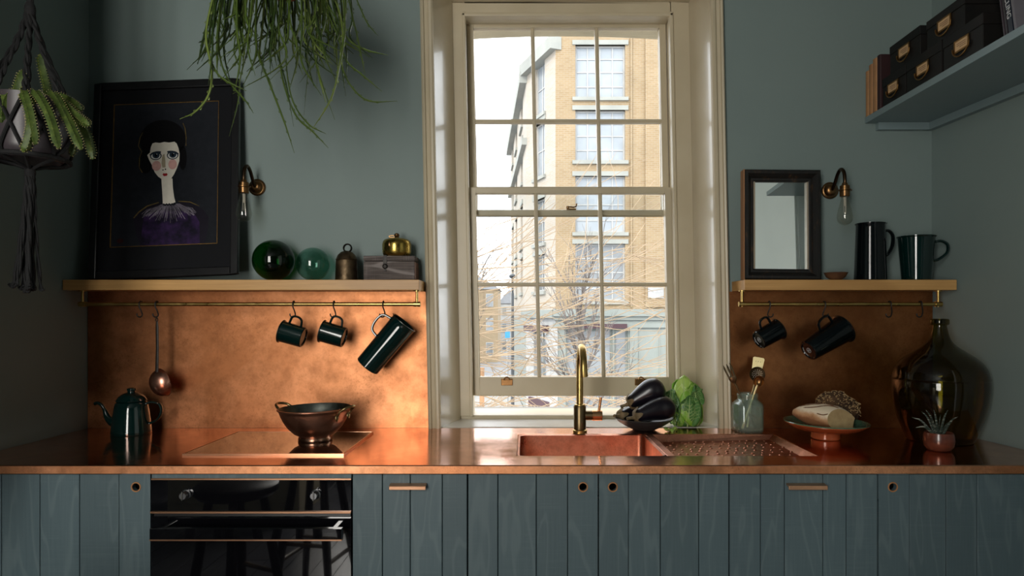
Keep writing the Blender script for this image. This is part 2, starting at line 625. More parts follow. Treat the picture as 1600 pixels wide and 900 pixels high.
def sash(name, y0, y1, x0, x1, z0, z1, zr, stile, top, bot, gx, label=None):
    """zr: heights of the horizontal bars; gx: x of the upright bars"""
    g = MB()
    g.box(x0, x0 + stile, y0, y1, z0, z1)
    g.box(x1 - stile, x1, y0, y1, z0, z1)
    g.box(x0 + stile, x1 - stile, y0, y1, z1 - top, z1)
    g.box(x0 + stile, x1 - stile, y0, y1, z0, z0 + bot)
    so = wpart(g, name, cream_paint, smooth=False, bevel=.003)
    xs = [x0 + stile] + list(gx) + [x1 - stile]
    zs = [z0 + bot] + list(zr) + [z1 - top]
    hb = .0085
    for xx in gx:
        b = MB().box(xx - hb, xx + hb, y0 + .004, y1 - .004, zs[0], zs[-1])
        b.box(xx - .004, xx + .004, y0 - .001, y0 + .004, zs[0], zs[-1])
        wpart(b, 'glazing_bar', cream_paint, so, smooth=False, bevel=.002)
    for zz in zr:
        b = MB().box(xs[0], xs[-1], y0 + .005, y1 - .005, zz - hb, zz + hb)
        b.box(xs[0], xs[-1], y0, y0 + .005, zz - .004, zz + .004)
        wpart(b, 'glazing_bar', cream_paint, so, smooth=False, bevel=.002)
    ym = y0 * .3 + y1 * .7
    for i in range(len(xs) - 1):
        for j in range(len(zs) - 1):
            p = MB().box(xs[i] + .004, xs[i + 1] - .004, ym - .0015, ym + .0015, zs[j] + .004, zs[j + 1] - .004)
            wpart(p, 'pane', window_glass, so, smooth=False)
    return so


upper = sash('upper_sash', .290, .328, -.236, .672, 1.838, 2.742, [2.268], .030, .051, .024, [.065, .357])
lower = sash('lower_sash', .240, .278, -.236, .672, 1.0225, 1.955, [1.520], .030, .028, .083, [.063, .352])
for px in (792, 1001):
    c = P(px, 596, 2.945)
    c.y = .238
    g = MB().box(c.x - .026, c.x + .026, .234, .2405, c.z - .018, c.z + .012)
    g.box(c.x - .020, c.x + .020, .226, .236, c.z + .006, c.z + .014)
    g.tube(arc((c.x, .226, c.z + .008), .012, 0, math.pi, 8, (1, 0, 0), (0, 0, 1)), .004, 6)
    g.build('sash_lift', aged_brass, lower, smooth=False, bevel=.002, world=False).location = -Vector(win.location) + Vector((0, 0, 0))
c = P(893, 324, 2.985)
g = MB().box(c.x - .022, c.x + .022, .288, .300, 1.862, 1.868)
g.cyl((c.x - .016, .294, 1.868), (c.x - .016, .294, 1.879), .007, 12)
g.tube([(c.x - .016, .292, 1.876), (c.x + .012, .290, 1.874), (c.x + .022, .289, 1.878), (c.x + .024, .289, 1.890)], .004, 8)
g.build('sash_catch', aged_brass, upper).location = -Vector(win.location)

# ================================================================== OUTSIDE
GZ = -2.9


def brick_mat(name, a, b, mortar, sc=1.0):
    t = NT(name)
    tc = t.n('ShaderNodeTexCoord')
    geo = t.n('ShaderNodeSeparateXYZ')
    t.l(tc.outputs['Object'], geo.inputs[0])
    ad = t.n('ShaderNodeMath', operation='ADD')
    t.l(geo.outputs[0], ad.inputs[0])
    t.l(geo.outputs[1], ad.inputs[1])
    cb = t.n('ShaderNodeCombineXYZ')
    t.l(ad.outputs[0], cb.inputs[0])
    t.l(geo.outputs[2], cb.inputs[1])
    bk = t.n('ShaderNodeTexBrick')
    bk.inputs['Color1'].default_value = (*a, 1)
    bk.inputs['Color2'].default_value = (*b, 1)
    bk.inputs['Mortar'].default_value = (*mortar, 1)
    bk.inputs['Scale'].default_value = sc
    bk.inputs['Mortar Size'].default_value = .012
    bk.inputs['Brick Width'].default_value = .23
    bk.inputs['Row Height'].default_value = .076
    t.l(cb.outputs[0], bk.inputs['Vector'])
    nz = t.noise(tc.outputs['Object'], .7, 4)
    t.base(t.mix(t.ramp(nz, [(.3, 0.0), (.75, .35)]), bk.outputs[0], b))
    t.setp(.9)
    MATS[name] = t.m
    return t.m


yellow_brick = brick_mat('yellow_brick', (0.316, 0.232, 0.131), (0.263, 0.179, 0.095), (0.316, 0.263, 0.189))
pale_brick = brick_mat('pale_brick', (0.384, 0.349, 0.305), (0.372, 0.311, 0.236), (0.395, 0.372, 0.338))
stone = mat('facade_stone', (0.305, 0.311, 0.283), (0.270, 0.276, 0.253), scale=1.5, rough=.8)
shop_paint = mat('shop_paint', (0.244, 0.263, 0.244), (0.216, 0.240, 0.221), scale=1.2, rough=.6)
white_paint = mat('white_paint', (0.399, 0.399, 0.390), scale=2, rough=.6)
sky_pane = mat('painted_sky_pane', (0.291, 0.320, 0.348), (0.235, 0.263, 0.291), scale=1.2, rough=.08, spec=.8)  # pale base colour paints the sky's reflection onto the far panes
dark_pane = mat('dark_pane', (.22, .24, .25), (.14, .15, .16), scale=.8, rough=.08, spec=.8)
maroon = mat('maroon_paint', (.06, .022, .03), (.05, .018, .025), scale=3, rough=.5)
paving = mat('pavement', (0.310, 0.301, 0.282), (0.273, 0.263, 0.249), scale=.8, rough=.9)
asphalt = mat('asphalt', (0.188, 0.188, 0.193), (0.160, 0.160, 0.164), scale=2, rough=.9)
struct(MB().box(-60, 60, .6, 120, GZ - .3, GZ).build('ground_outside', asphalt, smooth=False))
pv = MB().prism([(-1.9, 22.5), (0.6, 21.2), (14, 21.2), (14, 23.3), (1.1, 23.3), (-.05, 26.3), (-.85, 38), (-3.4, 38)], GZ, GZ + .14)
struct(pv.build('pavement_outside', paving, smooth=False))


def facade(root, a, b, z0, z1, wins, m, thick=.35):
    """wall from plan point a to b (front on the right-hand side of a->b seen from above turned towards camera)"""
    a, b = Vector((*a, 0)), Vector((*b, 0))
    L = (b - a).length
    ux = (b - a).normalized()
    nrm = Vector((ux.y, -ux.x, 0))
    Q = Matrix((ux.to_4d(), (-nrm).to_4d(), Vector((0, 0, 1, 0)), Vector((0, 0, 0, 1)))).transposed()
    Q = Matrix.Translation(a) @ Matrix(((ux.x, -nrm.x, 0, 0), (ux.y, -nrm.y, 0, 0), (0, 0, 1, 0), (0, 0, 0, 1)))
    us = sorted({0, L} | {q for x in wins for q in (x['u'][0], x['u'][1])})
    zs = sorted({z0, z1} | {q for x in wins for q in (x['z'][0], x['z'][1])})
    g = MB()
    for i in range(len(us) - 1):
        for j in range(len(zs) - 1):
            um, zm = (us[i] + us[i + 1]) / 2, (zs[j] + zs[j + 1]) / 2
            if any(x['u'][0] < um < x['u'][1] and x['z'][0] < zm < x['z'][1] for x in wins):
                continue
            g.box(us[i], us[i + 1], 0, thick, zs[j], zs[j + 1], Q)
    g.build('wall', m, root, smooth=False, world=True)
    for x in wins:
        (u0, u1), (w0, w1) = x['u'], x['z']
        d = x.get('depth', .14)
        f = MB()
        t = x.get('frame', .07)
        f.box(u0, u0 + t, d, d + .08, w0, w1, Q)
        f.box(u1 - t, u1, d, d + .08, w0, w1, Q)
        f.box(u0 + t, u1 - t, d, d + .08, w1 - t, w1, Q)
        f.box(u0 + t, u1 - t, d, d + .08, w0, w0 + t, Q)
        for q in x.get('bars_u', []):
            uu = u0 + (u1 - u0) * q
            f.box(uu - .025, uu + .025, d + .01, d + .06, w0 + t, w1 - t, Q)
        for q in x.get('bars_z', []):
            zz = w0 + (w1 - w0) * q
            f.box(u0 + t, u1 - t, d + .012, d + .058, zz - .025, zz + .025, Q)
        fo = f.build('door' if x.get('door') else 'window', x.get('fm', white_paint), root, smooth=False, world=True)
        pn = MB().box(u0 + t * .5, u1 - t * .5, d + .04, d + .055, w0 + t * .5, w1 - t * .5, Q)
        o = pn.build('pane', x.get('pm', sky_pane), fo, smooth=False)
        o.location = -Vector(root.location)
        if x.get('sill'):
            MB().box(u0 - .12, u1 + .12, -.10, .12, w0 - .14, w0, Q).build('window_sill', stone, root, smooth=False, world=True)
        if x.get('lintel'):
            MB().box(u0 - .12, u1 + .12, -.05, .12, w1, w1 + x['lintel'], Q).build('lintel', stone, root, smooth=False, world=True)
    return Q


bl = thing('corner_building', 'yellow brick corner building with pale shopfront seen through the window', 'building', (1.16, 23.3, GZ))
DF = 26.0
zf = lambda py, d=DF: EYE - (py - CY) * d / F
xf = lambda px, d=DF: (px - CX) * d / F
C0 = (1.16, 23.3)
wl = []
for hd, sl in ((70, 152), (172, 251), (275, 363), (381, 470)):
    wl.append(dict(u=(xf(899) - 1.16, xf(977) - 1.16), z=(zf(sl), zf(hd)), bars_u=[.25, .5, .75], bars_z=[.22, .5, .75], sill=1, lintel=.18,
                   pm=sky_pane if hd < 300 else dark_pane))
Q1 = facade(bl, C0, (10.5, 23.3), zf(494), 13.6, wl, yellow_brick)
Q1s = facade(bl, C0, (10.5, 23.3), GZ, zf(494), [
    dict(u=(xf(884) - 1.16, xf(957) - 1.16), z=(zf(640), zf(515)), bars_u=[.5], pm=dark_pane, fm=shop_paint),
    dict(u=(xf(960) - 1.16, xf(981) - 1.16), z=(zf(655), zf(515)), bars_z=[.78], pm=dark_pane, fm=shop_paint, door=1)], shop_paint)
for z0, z1, pr in ((zf(494), zf(483), .22), (zf(512), zf(505), .10), (zf(500), zf(494), .10)):
    MB().box(-.1, 9.3, -pr, .1, z0, z1, Q1).build('cornice', shop_paint, bl, smooth=False, world=True)
for px in (865, 990, 1052):
    MB().box(xf(px) - 1.16 - .16, xf(px) - 1.16 + .16, -.08, .05, GZ, zf(512), Q1).build('pilaster', white_paint if px == 865 else shop_paint, bl, smooth=False, world=True)
MB().box(xf(1030) - 1.16, xf(1031) - 1.16, -.03, .02, zf(640), zf(512), Q1).build('panel_moulding', stone, bl, smooth=False, world=True)
aw = MB()
for u0, u1 in ((xf(886) - 1.16, xf(978) - 1.16),):
    aw.box(u0, u1, -.34, -.02, zf(513), zf(506), Q1)
aw.build('awning', maroon, bl, smooth=False, world=True)
MB().box(xf(884) - 1.16, xf(958) - 1.16, -.05, .1, GZ + .14, zf(642), Q1).build('stall_riser', maroon, bl, smooth=False, world=True)
MB().box(xf(985) - 1.16, xf(987) - 1.16, -.10, .0, zf(480), 13.4, Q1).build('brick_pier_edge', yellow_brick, bl, smooth=False, world=True)
MB().box(xf(1008) - 1.16, xf(1060) - 1.16, -.10, .0, zf(480), 13.4, Q1).build('brick_pier', yellow_brick, bl, smooth=False, world=True)
# chamfered corner
A2, B2 = (0.0, 26.2), C0
L2 = math.dist(A2, B2)
wl = []
for hd, sl in ((92, 178), (190, 275), (310, 380), (398, 455)):
    wl.append(dict(u=(.95, 2.05), z=(zf(sl, 27.3), zf(hd, 27.3)), bars_u=[.5], bars_z=[.5], sill=1, lintel=.22, pm=sky_pane if hd < 300 else dark_pane))
Q2 = facade(bl, A2, B2, zf(494), 11.9, wl, pale_brick)
facade(bl, A2, B2, GZ, zf(494), [dict(u=(.9, 2.2), z=(zf(600, 27.3), zf(515, 27.3)), bars_u=[.5], pm=dark_pane, fm=shop_paint, door=1)], white_paint)
MB().box(-.15, L2 + .12, -.28, .2, 11.9, 12.4, Q2).build('cornice', stone, bl, smooth=False, world=True)
MB().box(.1, L2 - .1, .15, .5, 12.4, 14.2, Q2).build('attic_wall', white_paint, bl, smooth=False, world=True)
MB().box(-.1, L2 + .1, -.2, .2, zf(497), zf(484), Q2).build('cornice', shop_paint, bl, smooth=False, world=True)
MB().box(.55, 2.5, -.34, -.02, zf(518, 27.3), zf(508, 27.3), Q2).build('awning', maroon, bl, smooth=False, world=True)
MB().box(.5, L2 - .05, -.1, .1, GZ, zf(631), Q2).build('stall_riser', maroon, bl, smooth=False, world=True)
# side running away down the street
A3, B3 = (-.95, 39.0), A2
L3 = math.dist(A3, B3)
wl = []
for hd, sl in ((110, 180), (205, 275), (310, 380), (398, 455)):
    for u0 in (1.5, 5.0, 9.3):
        dd = 39.0 + D0 - (u0 + .7) * (39.0 - 26.2) / L3
        wl.append(dict(u=(u0, u0 + 1.4), z=(zf(sl, 29.6), zf(hd, 29.6)), bars_u=[.5], bars_z=[.5], sill=1, lintel=.2, pm=dark_pane))
Q3 = facade(bl, A3, B3, zf(494), 11.6, wl, pale_brick)
facade(bl, A3, B3, GZ, zf(494), [], shop_paint)
MB().box(-.1, L3 + .1, -.3, .2, 11.6, 12.1, Q3).build('cornice', stone, bl, smooth=False, world=True)
MB().box(-.1, L3 + .1, -.2, .2, 8.9, 9.2, Q3).build('string_course', stone, bl, smooth=False, world=True)
sg = thing('street_name_plate', 'small white rectangular plate with two faint lines on yellow brick wall', 'sign', (xf(1024), 23.19, zf(466)))
MB().box(-.31, .31, -.03, .0, 0, .42).build('plate', white_paint, sg, smooth=False)
faint = mat('faint_lettering', (.50, .48, .53), scale=3, rough=.7)
fl = MB()
for zz, seg in ((.27, ((-.25, -.19), (-.08, .02), (.07, .17), (.20, .25))), (.11, ((-.25, -.21), (-.18, -.12), (-.09, -.02), (.0, .09)))):
    for q0, q1 in seg:
        fl.box(q0, q1, -.033, -.029, zz - .025, zz + .025)
fl.build('faded_lettering', faint, sg, smooth=False, kind='stuff')
# far houses
tan_brick = brick_mat('tan_brick', (0.291, 0.216, 0.132), (0.244, 0.179, 0.103), (0.282, 0.235, 0.169))


def far_house(name, px0, px1, top, d, m, label, rows=3, cols=3, roof=True):
    x0, x1 = xf(px0, d), xf(px1, d)
    h = thing(name, label, 'house', ((x0 + x1) / 2, d - D0, GZ))
    zt = zf(top, d)
    MB().box(x0, x1, d - D0, d - D0 + 7, GZ, zt).build('wall', m, h, smooth=False, world=True)
    for i in range(cols):
        for j in range(rows):
            xc = x0 + (x1 - x0) * (i + .5) / cols
            zc = GZ + (zt - GZ) * (j + .55) / rows
            ww, hh = (x1 - x0) / cols * .22, (zt - GZ) / rows * .27
            o = MB().box(xc - ww, xc + ww, d - D0 - .05, d - D0 + .1, zc - hh, zc + hh).build('window', white_paint, h, smooth=False, world=True)
            MB().box(xc - ww * .85, xc + ww * .85, d - D0 - .07, d - D0 - .045, zc - hh * .9, zc + hh * .9).build('pane', dark_pane, o, smooth=False).location = -Vector(h.location)
    if roof:
        MB().prism([(x0 - .2, zt), (x1 + .2, zt), ((x0 + x1) / 2, zt + 1.6)], -(d - D0) - 7, -(d - D0) + .2,
                   Matrix.Rotation(R(90), 4, 'X')).build('roof', mat('slate', (.25, .26, .28), scale=2, rough=.7), h, smooth=False, world=True)


far_house('brick_house', 700, 778, 452, 62, tan_brick, 'distant tan brick house with dark windows down the street')
far_house('white_house', 780, 812, 474, 75, white_paint, 'distant white house beside the tan brick house', 3, 2)
far_house('tall_house', 610, 672, 400, 58, pale_brick, 'distant pale brick terrace nearest the window frame', 4, 3)
bs = thing('blue_sign', 'small blue square sign on a grey post in the street', 'sign', (xf(793, 30), 27.3, GZ))
MB().cyl((0, 0, 0), (0, 0, zf(515, 30) - GZ), .04, 8).build('post', mat('grey_post', (.35, .36, .37), rough=.5), bs)
MB().box(-.11, .11, -.06, -.03, zf(528, 30) - GZ, zf(517, 30) - GZ).build('sign_panel', mat('blue_panel', (.05, .30, .62), rough=.4), bs, smooth=False)
lp = thing('street_lamp', 'thin dark street lamp post near the shop corner', 'lamp post', (xf(801, 20), 17.3, GZ))
dpost = mat('dark_post', (.05, .055, .06), rough=.5)
MB().tube([(0, 0, 0), (0, 0, 1.0), (0, 0, 5.0)], [.09, .055, .04], 10).build('post', dpost, lp)
MB().tube(smooth_path([(0, 0, 5.0), (0, -.1, 5.35), (0, -.5, 5.5)]), .03, 8).build('lamp_arm', dpost, lp)
MB().sphere((0, -.62, 5.47), (.1, .2, .07), 12, 8).build('lantern', dpost, lp)
bo = thing('bollard', 'short wooden bollard on a round base standing on the pavement', 'bollard', (xf(753, 13.5), 10.8, zf(643, 13.5)))
bw = mat('bollard_wood', (.36, .2, .1), rough=.7)
MB().lathe([(0, 0), (.19, 0), (.19, .05), (.15, .08), (0, .08)], 16).build('base', bw, bo)
MB().tube([(0, 0, .08), (0, 0, .9)], [.05, .05], 10).build('post', bw, bo)
MB().lathe([(0, 0), (.3, 0), (.3, GZ - zf(643, 13.5)), (0, GZ - zf(643, 13.5))], 16).build('plinth', paving, bo)


def grow(mb, p, d, length, r, depth, rng, droop=0, seg=7, twig=None, spread=.6, kids=5):
    pts, rs = [Vector(p)], [r]
    d = Vector(d).normalized()
    for i in range(seg):
        d = (d + Vector((rng.uniform(-.14, .14), rng.uniform(-.14, .14), rng.uniform(-.12, .12) + droop))).normalized()
        pts.append(pts[-1] + d * (length / seg))
        rs.append(r * (1 - .85 * (i + 1) / seg) + .002)
    (twig if (twig is not None and depth == 0) else mb).tube(pts, rs, 5 if depth else 4)
    if depth > 0:
        for k in range(kids):
            i = rng.randint(1, seg - 1)
            q = (d + Vector((rng.uniform(-spread, spread), rng.uniform(-spread, spread), rng.uniform(-spread, spread)))).normalized()
            grow(mb, pts[i], q, length * rng.uniform(.35, .62), rs[i] * .62, depth - 1, rng, droop, max(4, seg - 1), twig, spread, kids)


rng = random.Random(11)
tan_bark = mat('tan_bark', (.38, .28, .18), (.30, .215, .135), scale=6, rough=.8)
tr = thing('bare_street_tree', 'bare tree with long tan twigs sweeping across the lower window panes', 'tree', (-2.6, 5.0, GZ))
tk, tw, trunk = MB(), MB(), MB()
trunk.tube([(-2.6, 5.0, GZ), (-2.55, 5.0, 0), (-2.6, 5.05, 2.6), (-2.5, 5.1, 5.2)], [.17, .14, .11, .05], 12)
for k in range(25):
    z = -.60 + 2.40 * (k / 24) ** 1.15 + rng.uniform(-.08, .08)
    yo = rng.uniform(-1.6, 1.6)
    slope = rng.uniform(-.10, .20) if z > .4 else rng.uniform(-.05, .10)
    grow(tk, (-2.55, 5.0 + yo * .25, z), (1, yo * .12, slope), rng.uniform(3.2, 5.2), rng.uniform(.006, .0125), 2, rng, .004, 9, tw, .42, 4)
trunk.build('trunk', tan_bark, tr, world=True)
tk.build('branches', tan_bark, tr, world=True, kind='stuff')
tw.build('twigs', tan_bark, tr, world=True, kind='stuff')
grey_bark = mat('grey_bark', (.20, .17, .15), (.13, .11, .10), scale=6, rough=.9)
for (px, d, hh, nm, lb) in ((905, 17, 6.4, 'grey_tree', 'dark grey bare tree standing in front of the shopfront'),
                            (735, 34, 9.0, 'distant_tree', 'dark bare tree far down the street before the houses')):
    t2 = thing(nm, lb, 'tree', (xf(px, d), d - D0, GZ))
    b2, w2 = MB(), MB()
    b2.tube([(0, 0, 0), (.05, 0, 1.5), (.0, .05, 3.0), (.1, 0, hh * .7)], [.16, .13, .10, .04], 10)
    for k in range(20):
        z = hh * (.26 + .46 * k / 19)
        a = rng.uniform(0, 6.28)
        grow(b2, (.03, 0, z), (math.cos(a) * .75, math.sin(a) * .75, rng.uniform(.7, 1.3)), rng.uniform(1.3, 2.3) * hh / 6.4, .035, 2, rng, .01, 6, w2, .6, 4)
    b2.build('branches', grey_bark, t2, kind='stuff')
    w2.build('twigs', grey_bark, t2, kind='stuff')

# ================================================================== FITTED KITCHEN
FR = -.69      # front edge of the worktop
# copper splashbacks
sp = MB().add([(LEFT_X + .003, -.001, CT), (-.40, -.001, CT), (-.40, -.012, CT), (LEFT_X + .003, -.012, CT),
               (LEFT_X + .003, -.001, 1.478), (-.411, -.001, 1.478), (-.411, -.012, 1.478), (LEFT_X + .003, -.012, 1.478)],
              [(3, 2, 1, 0), (4, 5, 6, 7), (0, 1, 5, 4), (1, 2, 6, 5), (2, 3, 7, 6), (3, 0, 4, 7)])
tag(sp.build('copper_splashback', splash_copper, smooth=False), 'bright mottled copper wall panel behind the colander and green mugs', 'splashback')
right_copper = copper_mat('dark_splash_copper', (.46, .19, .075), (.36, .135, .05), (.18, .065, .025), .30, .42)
sp = MB().add([(.840, -.001, CT), (1.664, -.001, CT), (1.664, -.012, CT), (.840, -.012, CT),
               (.829, -.001, 1.478), (1.664, -.001, 1.478), (1.664, -.012, 1.478), (.829, -.012, 1.478)],
              [(3, 2, 1, 0), (4, 5, 6, 7), (0, 1, 5, 4), (1, 2, 6, 5), (2, 3, 7, 6), (3, 0, 4, 7)])
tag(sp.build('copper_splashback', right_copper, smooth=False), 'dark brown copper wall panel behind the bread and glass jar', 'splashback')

# worktop with the sink cut-out
SX0, SXM0, SXM1, SX1, SY0, SY1 = -.030, .462, .490, .958, -.552, -.150
wt = MB()
xs = [LEFT_X + .002, SX0, SX1, None]
ys = [FR, SY0, SY1, -.013]
tk_ = .0265


def wx(i, y):
    return right_x(y) - .002 if xs[i] is None else xs[i]


for i in range(3):
    for j in range(3):
        if i == 1 and j == 1:
            continue
        q = [(wx(i, ys[j]), ys[j]), (wx(i + 1, ys[j]), ys[j]), (wx(i + 1, ys[j + 1]), ys[j + 1]), (wx(i, ys[j + 1]), ys[j + 1])]
        wt.add([(*p, CT) for p in q], [(0, 1, 2, 3)])
        wt.add([(*p, CT - tk_) for p in q], [(3, 2, 1, 0)])


def skirt(p, q):
    wt.add([(*p, CT - tk_), (*q, CT - tk_), (*q, CT), (*p, CT)], [(0, 1, 2, 3)])


ring = [(wx(i, FR), FR) for i in range(4)] + [(wx(3, y), y) for y in ys[1:]] + [(wx(i, ys[3]), ys[3]) for i in (2, 1, 0)] + [(wx(0, y), y) for y in (ys[2], ys[1])]
for i in range(len(ring)):
    skirt(ring[i], ring[(i + 1) % len(ring)])
ring = [(SX0, SY0), (SX0, SY1), (SX1, SY1), (SX1, SY0)]
for i in range(4):
    skirt(ring[i], ring[(i + 1) % 4])
top = wt.build('copper_worktop', top_copper, smooth=True, angle=30)
md = top.modifiers.new('bevel', 'BEVEL')
md.width, md.segments, md.limit_method, md.angle_limit = .003, 2, 'ANGLE', R(40)
MB().box(LEFT_X + .003, right_x(FR) - .004, FR - .0016, FR + .001, CT - tk_ + .001, CT - .0025).build('front_edge', copper_mat('edge_copper', (.88, .42, .22), (.72, .30, .14), (.34, .13, .06), .38, .55, 1.6), top, smooth=False)
tag(top, 'long glossy copper worktop running wall to wall under the window', 'worktop')
# sink
sk = thing('copper_sink', 'copper sink basin with dimpled drainer let into the worktop', 'sink', (.46, -.35, CT - .2))


def rounded(x0, x1, y0, y1, r, n=6):
    out = []
    for cx, cy, a in ((x1 - r, y1 - r, 0), (x0 + r, y1 - r, 90), (x0 + r, y0 + r, 180), (x1 - r, y0 + r, 270)):
        for i in range(n + 1):
            q = R(a + 90 * i / n)
            out.append((cx + r * math.cos(q), cy + r * math.sin(q)))
    return out


b = MB()
o_ = rounded(SX0 + .001, SXM0, SY0 + .001, SY1 - .001, .028)
i_ = rounded(SX0 + .008, SXM0 - .008, SY0 + .008, SY1 - .008, .024)
n = len(o_)
lev = [(o_, CT - .002), (i_, CT - .004), (i_, CT - .175), (rounded(SX0 + .025, SXM0 - .025, SY0 + .025, SY1 - .025, .02), CT - .195)]
vv = [(x_, y_, z_) for pl, z_ in lev for x_, y_ in pl]
ff = [(k * n + i, k * n + (i + 1) % n, (k + 1) * n + (i + 1) % n, (k + 1) * n + i) for k in range(3) for i in range(n)]
ff.append(tuple(range(3 * n, 4 * n)))
b.add(vv, ff)
b.build('basin', basin_copper, sk, world=True, angle=50)
cn = MB()
for cx, cy, sx, sy in ((SX0 + .001, SY1 - .001, 1, -1), (SXM0, SY1 - .001, -1, -1), (SX0 + .001, SY0 + .001, 1, 1), (SXM0, SY0 + .001, -1, 1)):
    pts = [(cx, cy)] + [(cx + sx * (.028 - .028 * math.cos(R(q))), cy + sy * (.028 - .028 * math.sin(R(q)))) for q in range(90, -1, -15)]
    cn.prism(pts if sx * sy > 0 else pts[::-1], CT - .02, CT - .001)
cn.build('basin_corner', top_copper, sk, world=True, smooth=False)
MB().lathe([(0, 0), (.045, 0), (.045, .004), (.036, .006), (.03, .002), (0, .002)], 24).build('waste', brass, sk).location = Vector((.21, -.35, CT - .194)) - Vector(sk.location)
MB().box(SXM0, SXM1, SY0 + .001, SY1 - .001, CT - .06, CT - .001).build('divider', basin_copper, sk, world=True, smooth=False, bevel=.003)
dr = MB()
zb, zf_ = CT - .018, CT - .034
T0 = [(SXM1, SY0 + .001), (SX1, SY0 + .001), (SX1, SY1 - .001), (SXM1, SY1 - .001)]
I0 = [(SXM1 + .006, SY0 + .012), (SX1 - .02, SY0 + .012), (SX1 - .02, SY1 - .012), (SXM1 + .006, SY1 - .012)]
dz = [zf_ - .004, zb - .002, zb, zf_]
dr.add([(*p, CT - .002) for p in T0] + [(*p, z) for p, z in zip(I0, [CT - .034, CT - .022, CT - .020, CT - .030])],
       [(0, 1, 5, 4), (1, 2, 6, 5), (2, 3, 7, 6), (3, 0, 4, 7), (4, 5, 6, 7)])
dr.build('drainer', basin_copper, sk, world=True, smooth=False)
sd = MB()
for i in range(13):
    for j in range(9):
        xx = SXM1 + .035 + .425 * (i + .5 * (j % 2)) / 13
        yy = SY0 + .04 + .33 * j / 8
        tx = (xx - SXM1) / (SX1 - SXM1)
        ty = (yy - SY0) / (SY1 - SY0)
        xx += .006 * math.sin(i * 7.3 + j * 3.1)
        yy += .006 * math.cos(i * 5.1 + j * 2.3)
        zz = (CT - .034) * (1 - tx) * (1 - ty) + (CT - .022) * tx * (1 - ty) + (CT - .020) * tx * ty + (CT - .030) * (1 - tx) * ty
        sd.sphere((xx, yy, zz), (.0062, .0062, .0034), 10, 6)
sd.build('drainer_studs', basin_copper, sk, world=True, kind='stuff')

# ---- tap
c = P(906, 674, 2.60)
tp = thing('mixer_tap', 'brass swan-neck mixer tap behind the copper sink', 'tap', (c.x, c.y, CT))
MB().lathe([(0, 0), (.029, 0), (.029, .009), (.025, .012), (0, .012)], 32).build('base_ring', brass, tp)
MB().lathe([(0, .012), (.0245, .012), (.0245, .102), (.022, .106), (0, .106)], 32).build('body', dark_brass, tp)
MB().lathe([(0, .104), (.0215, .104), (.0215, .110), (.016, .112), (0, .112)], 28).build('collar', brass, tp)
pts = [(0, 0, .108), (0, 0, .16), (0, 0, .21)] + arc((.0, -.088, .252), .088, 0, math.pi * .96, 18, (0, 1, 0), (0, 0, 1))
pts.append(Vector(pts[-1]) + Vector((.002, .004, -.028)))
MB().tube(pts, [.0135] * (len(pts) - 1) + [.0142], 18).build('spout', brass, tp)
MB().cyl((.02, 0, .066), (.050, 0, .066), .019, 24).build('valve_stub', dark_brass, tp)
MB().cyl((.048, 0, .066), (.088, 0, .066), .0205, 28).build('valve_cap', mat('copper_knurl', (.78, .46, .24), (.70, .38, .18), scale=20, rough=.25, metal=1), tp, bevel=.002)
MB().cyl((.074, -.004, .078), (.082, -.008, .138), .0055, 12).build('lever', mat('copper_knurl', (1, 1, 1)), tp)

# ---- hob
hb = thing('induction_hob', 'black glass induction hob with copper edging, under the colander', 'hob', (-.865, -.345, CT))
hx0, hx1, hy0, hy1 = -1.126, -.597, -.552, -.135
hob_glass = mat('hob_glass', (.045, .018, .010), (.035, .014, .008), scale=2, rough=.02, spec=1.0, coat=1.0)
MB().box(hx0 + .004, hx1 - .004, hy0 + .004, hy1 - .004, CT, CT + .006).build('glass_top', hob_glass, hb, world=True, smooth=False, bevel=.001)
for a in ((hx0, hx1, hy0, hy0 + .006), (hx0, hx0 + .003, hy0 + .006, hy1), (hx1 - .003, hx1, hy0 + .006, hy1), (hx0, hx1, hy1 - .004, hy1)):
    MB().box(*a, CT, CT + .0068).build('edge_strip', trim_copper, hb, world=True, smooth=False)

# ---- cabinets
PF = -.675     # front of the planks
dk = PF + D0


def cx_(px):
    return (px - CX) * dk / F


ZB, ZT = .115, CT - tk_ - .0045


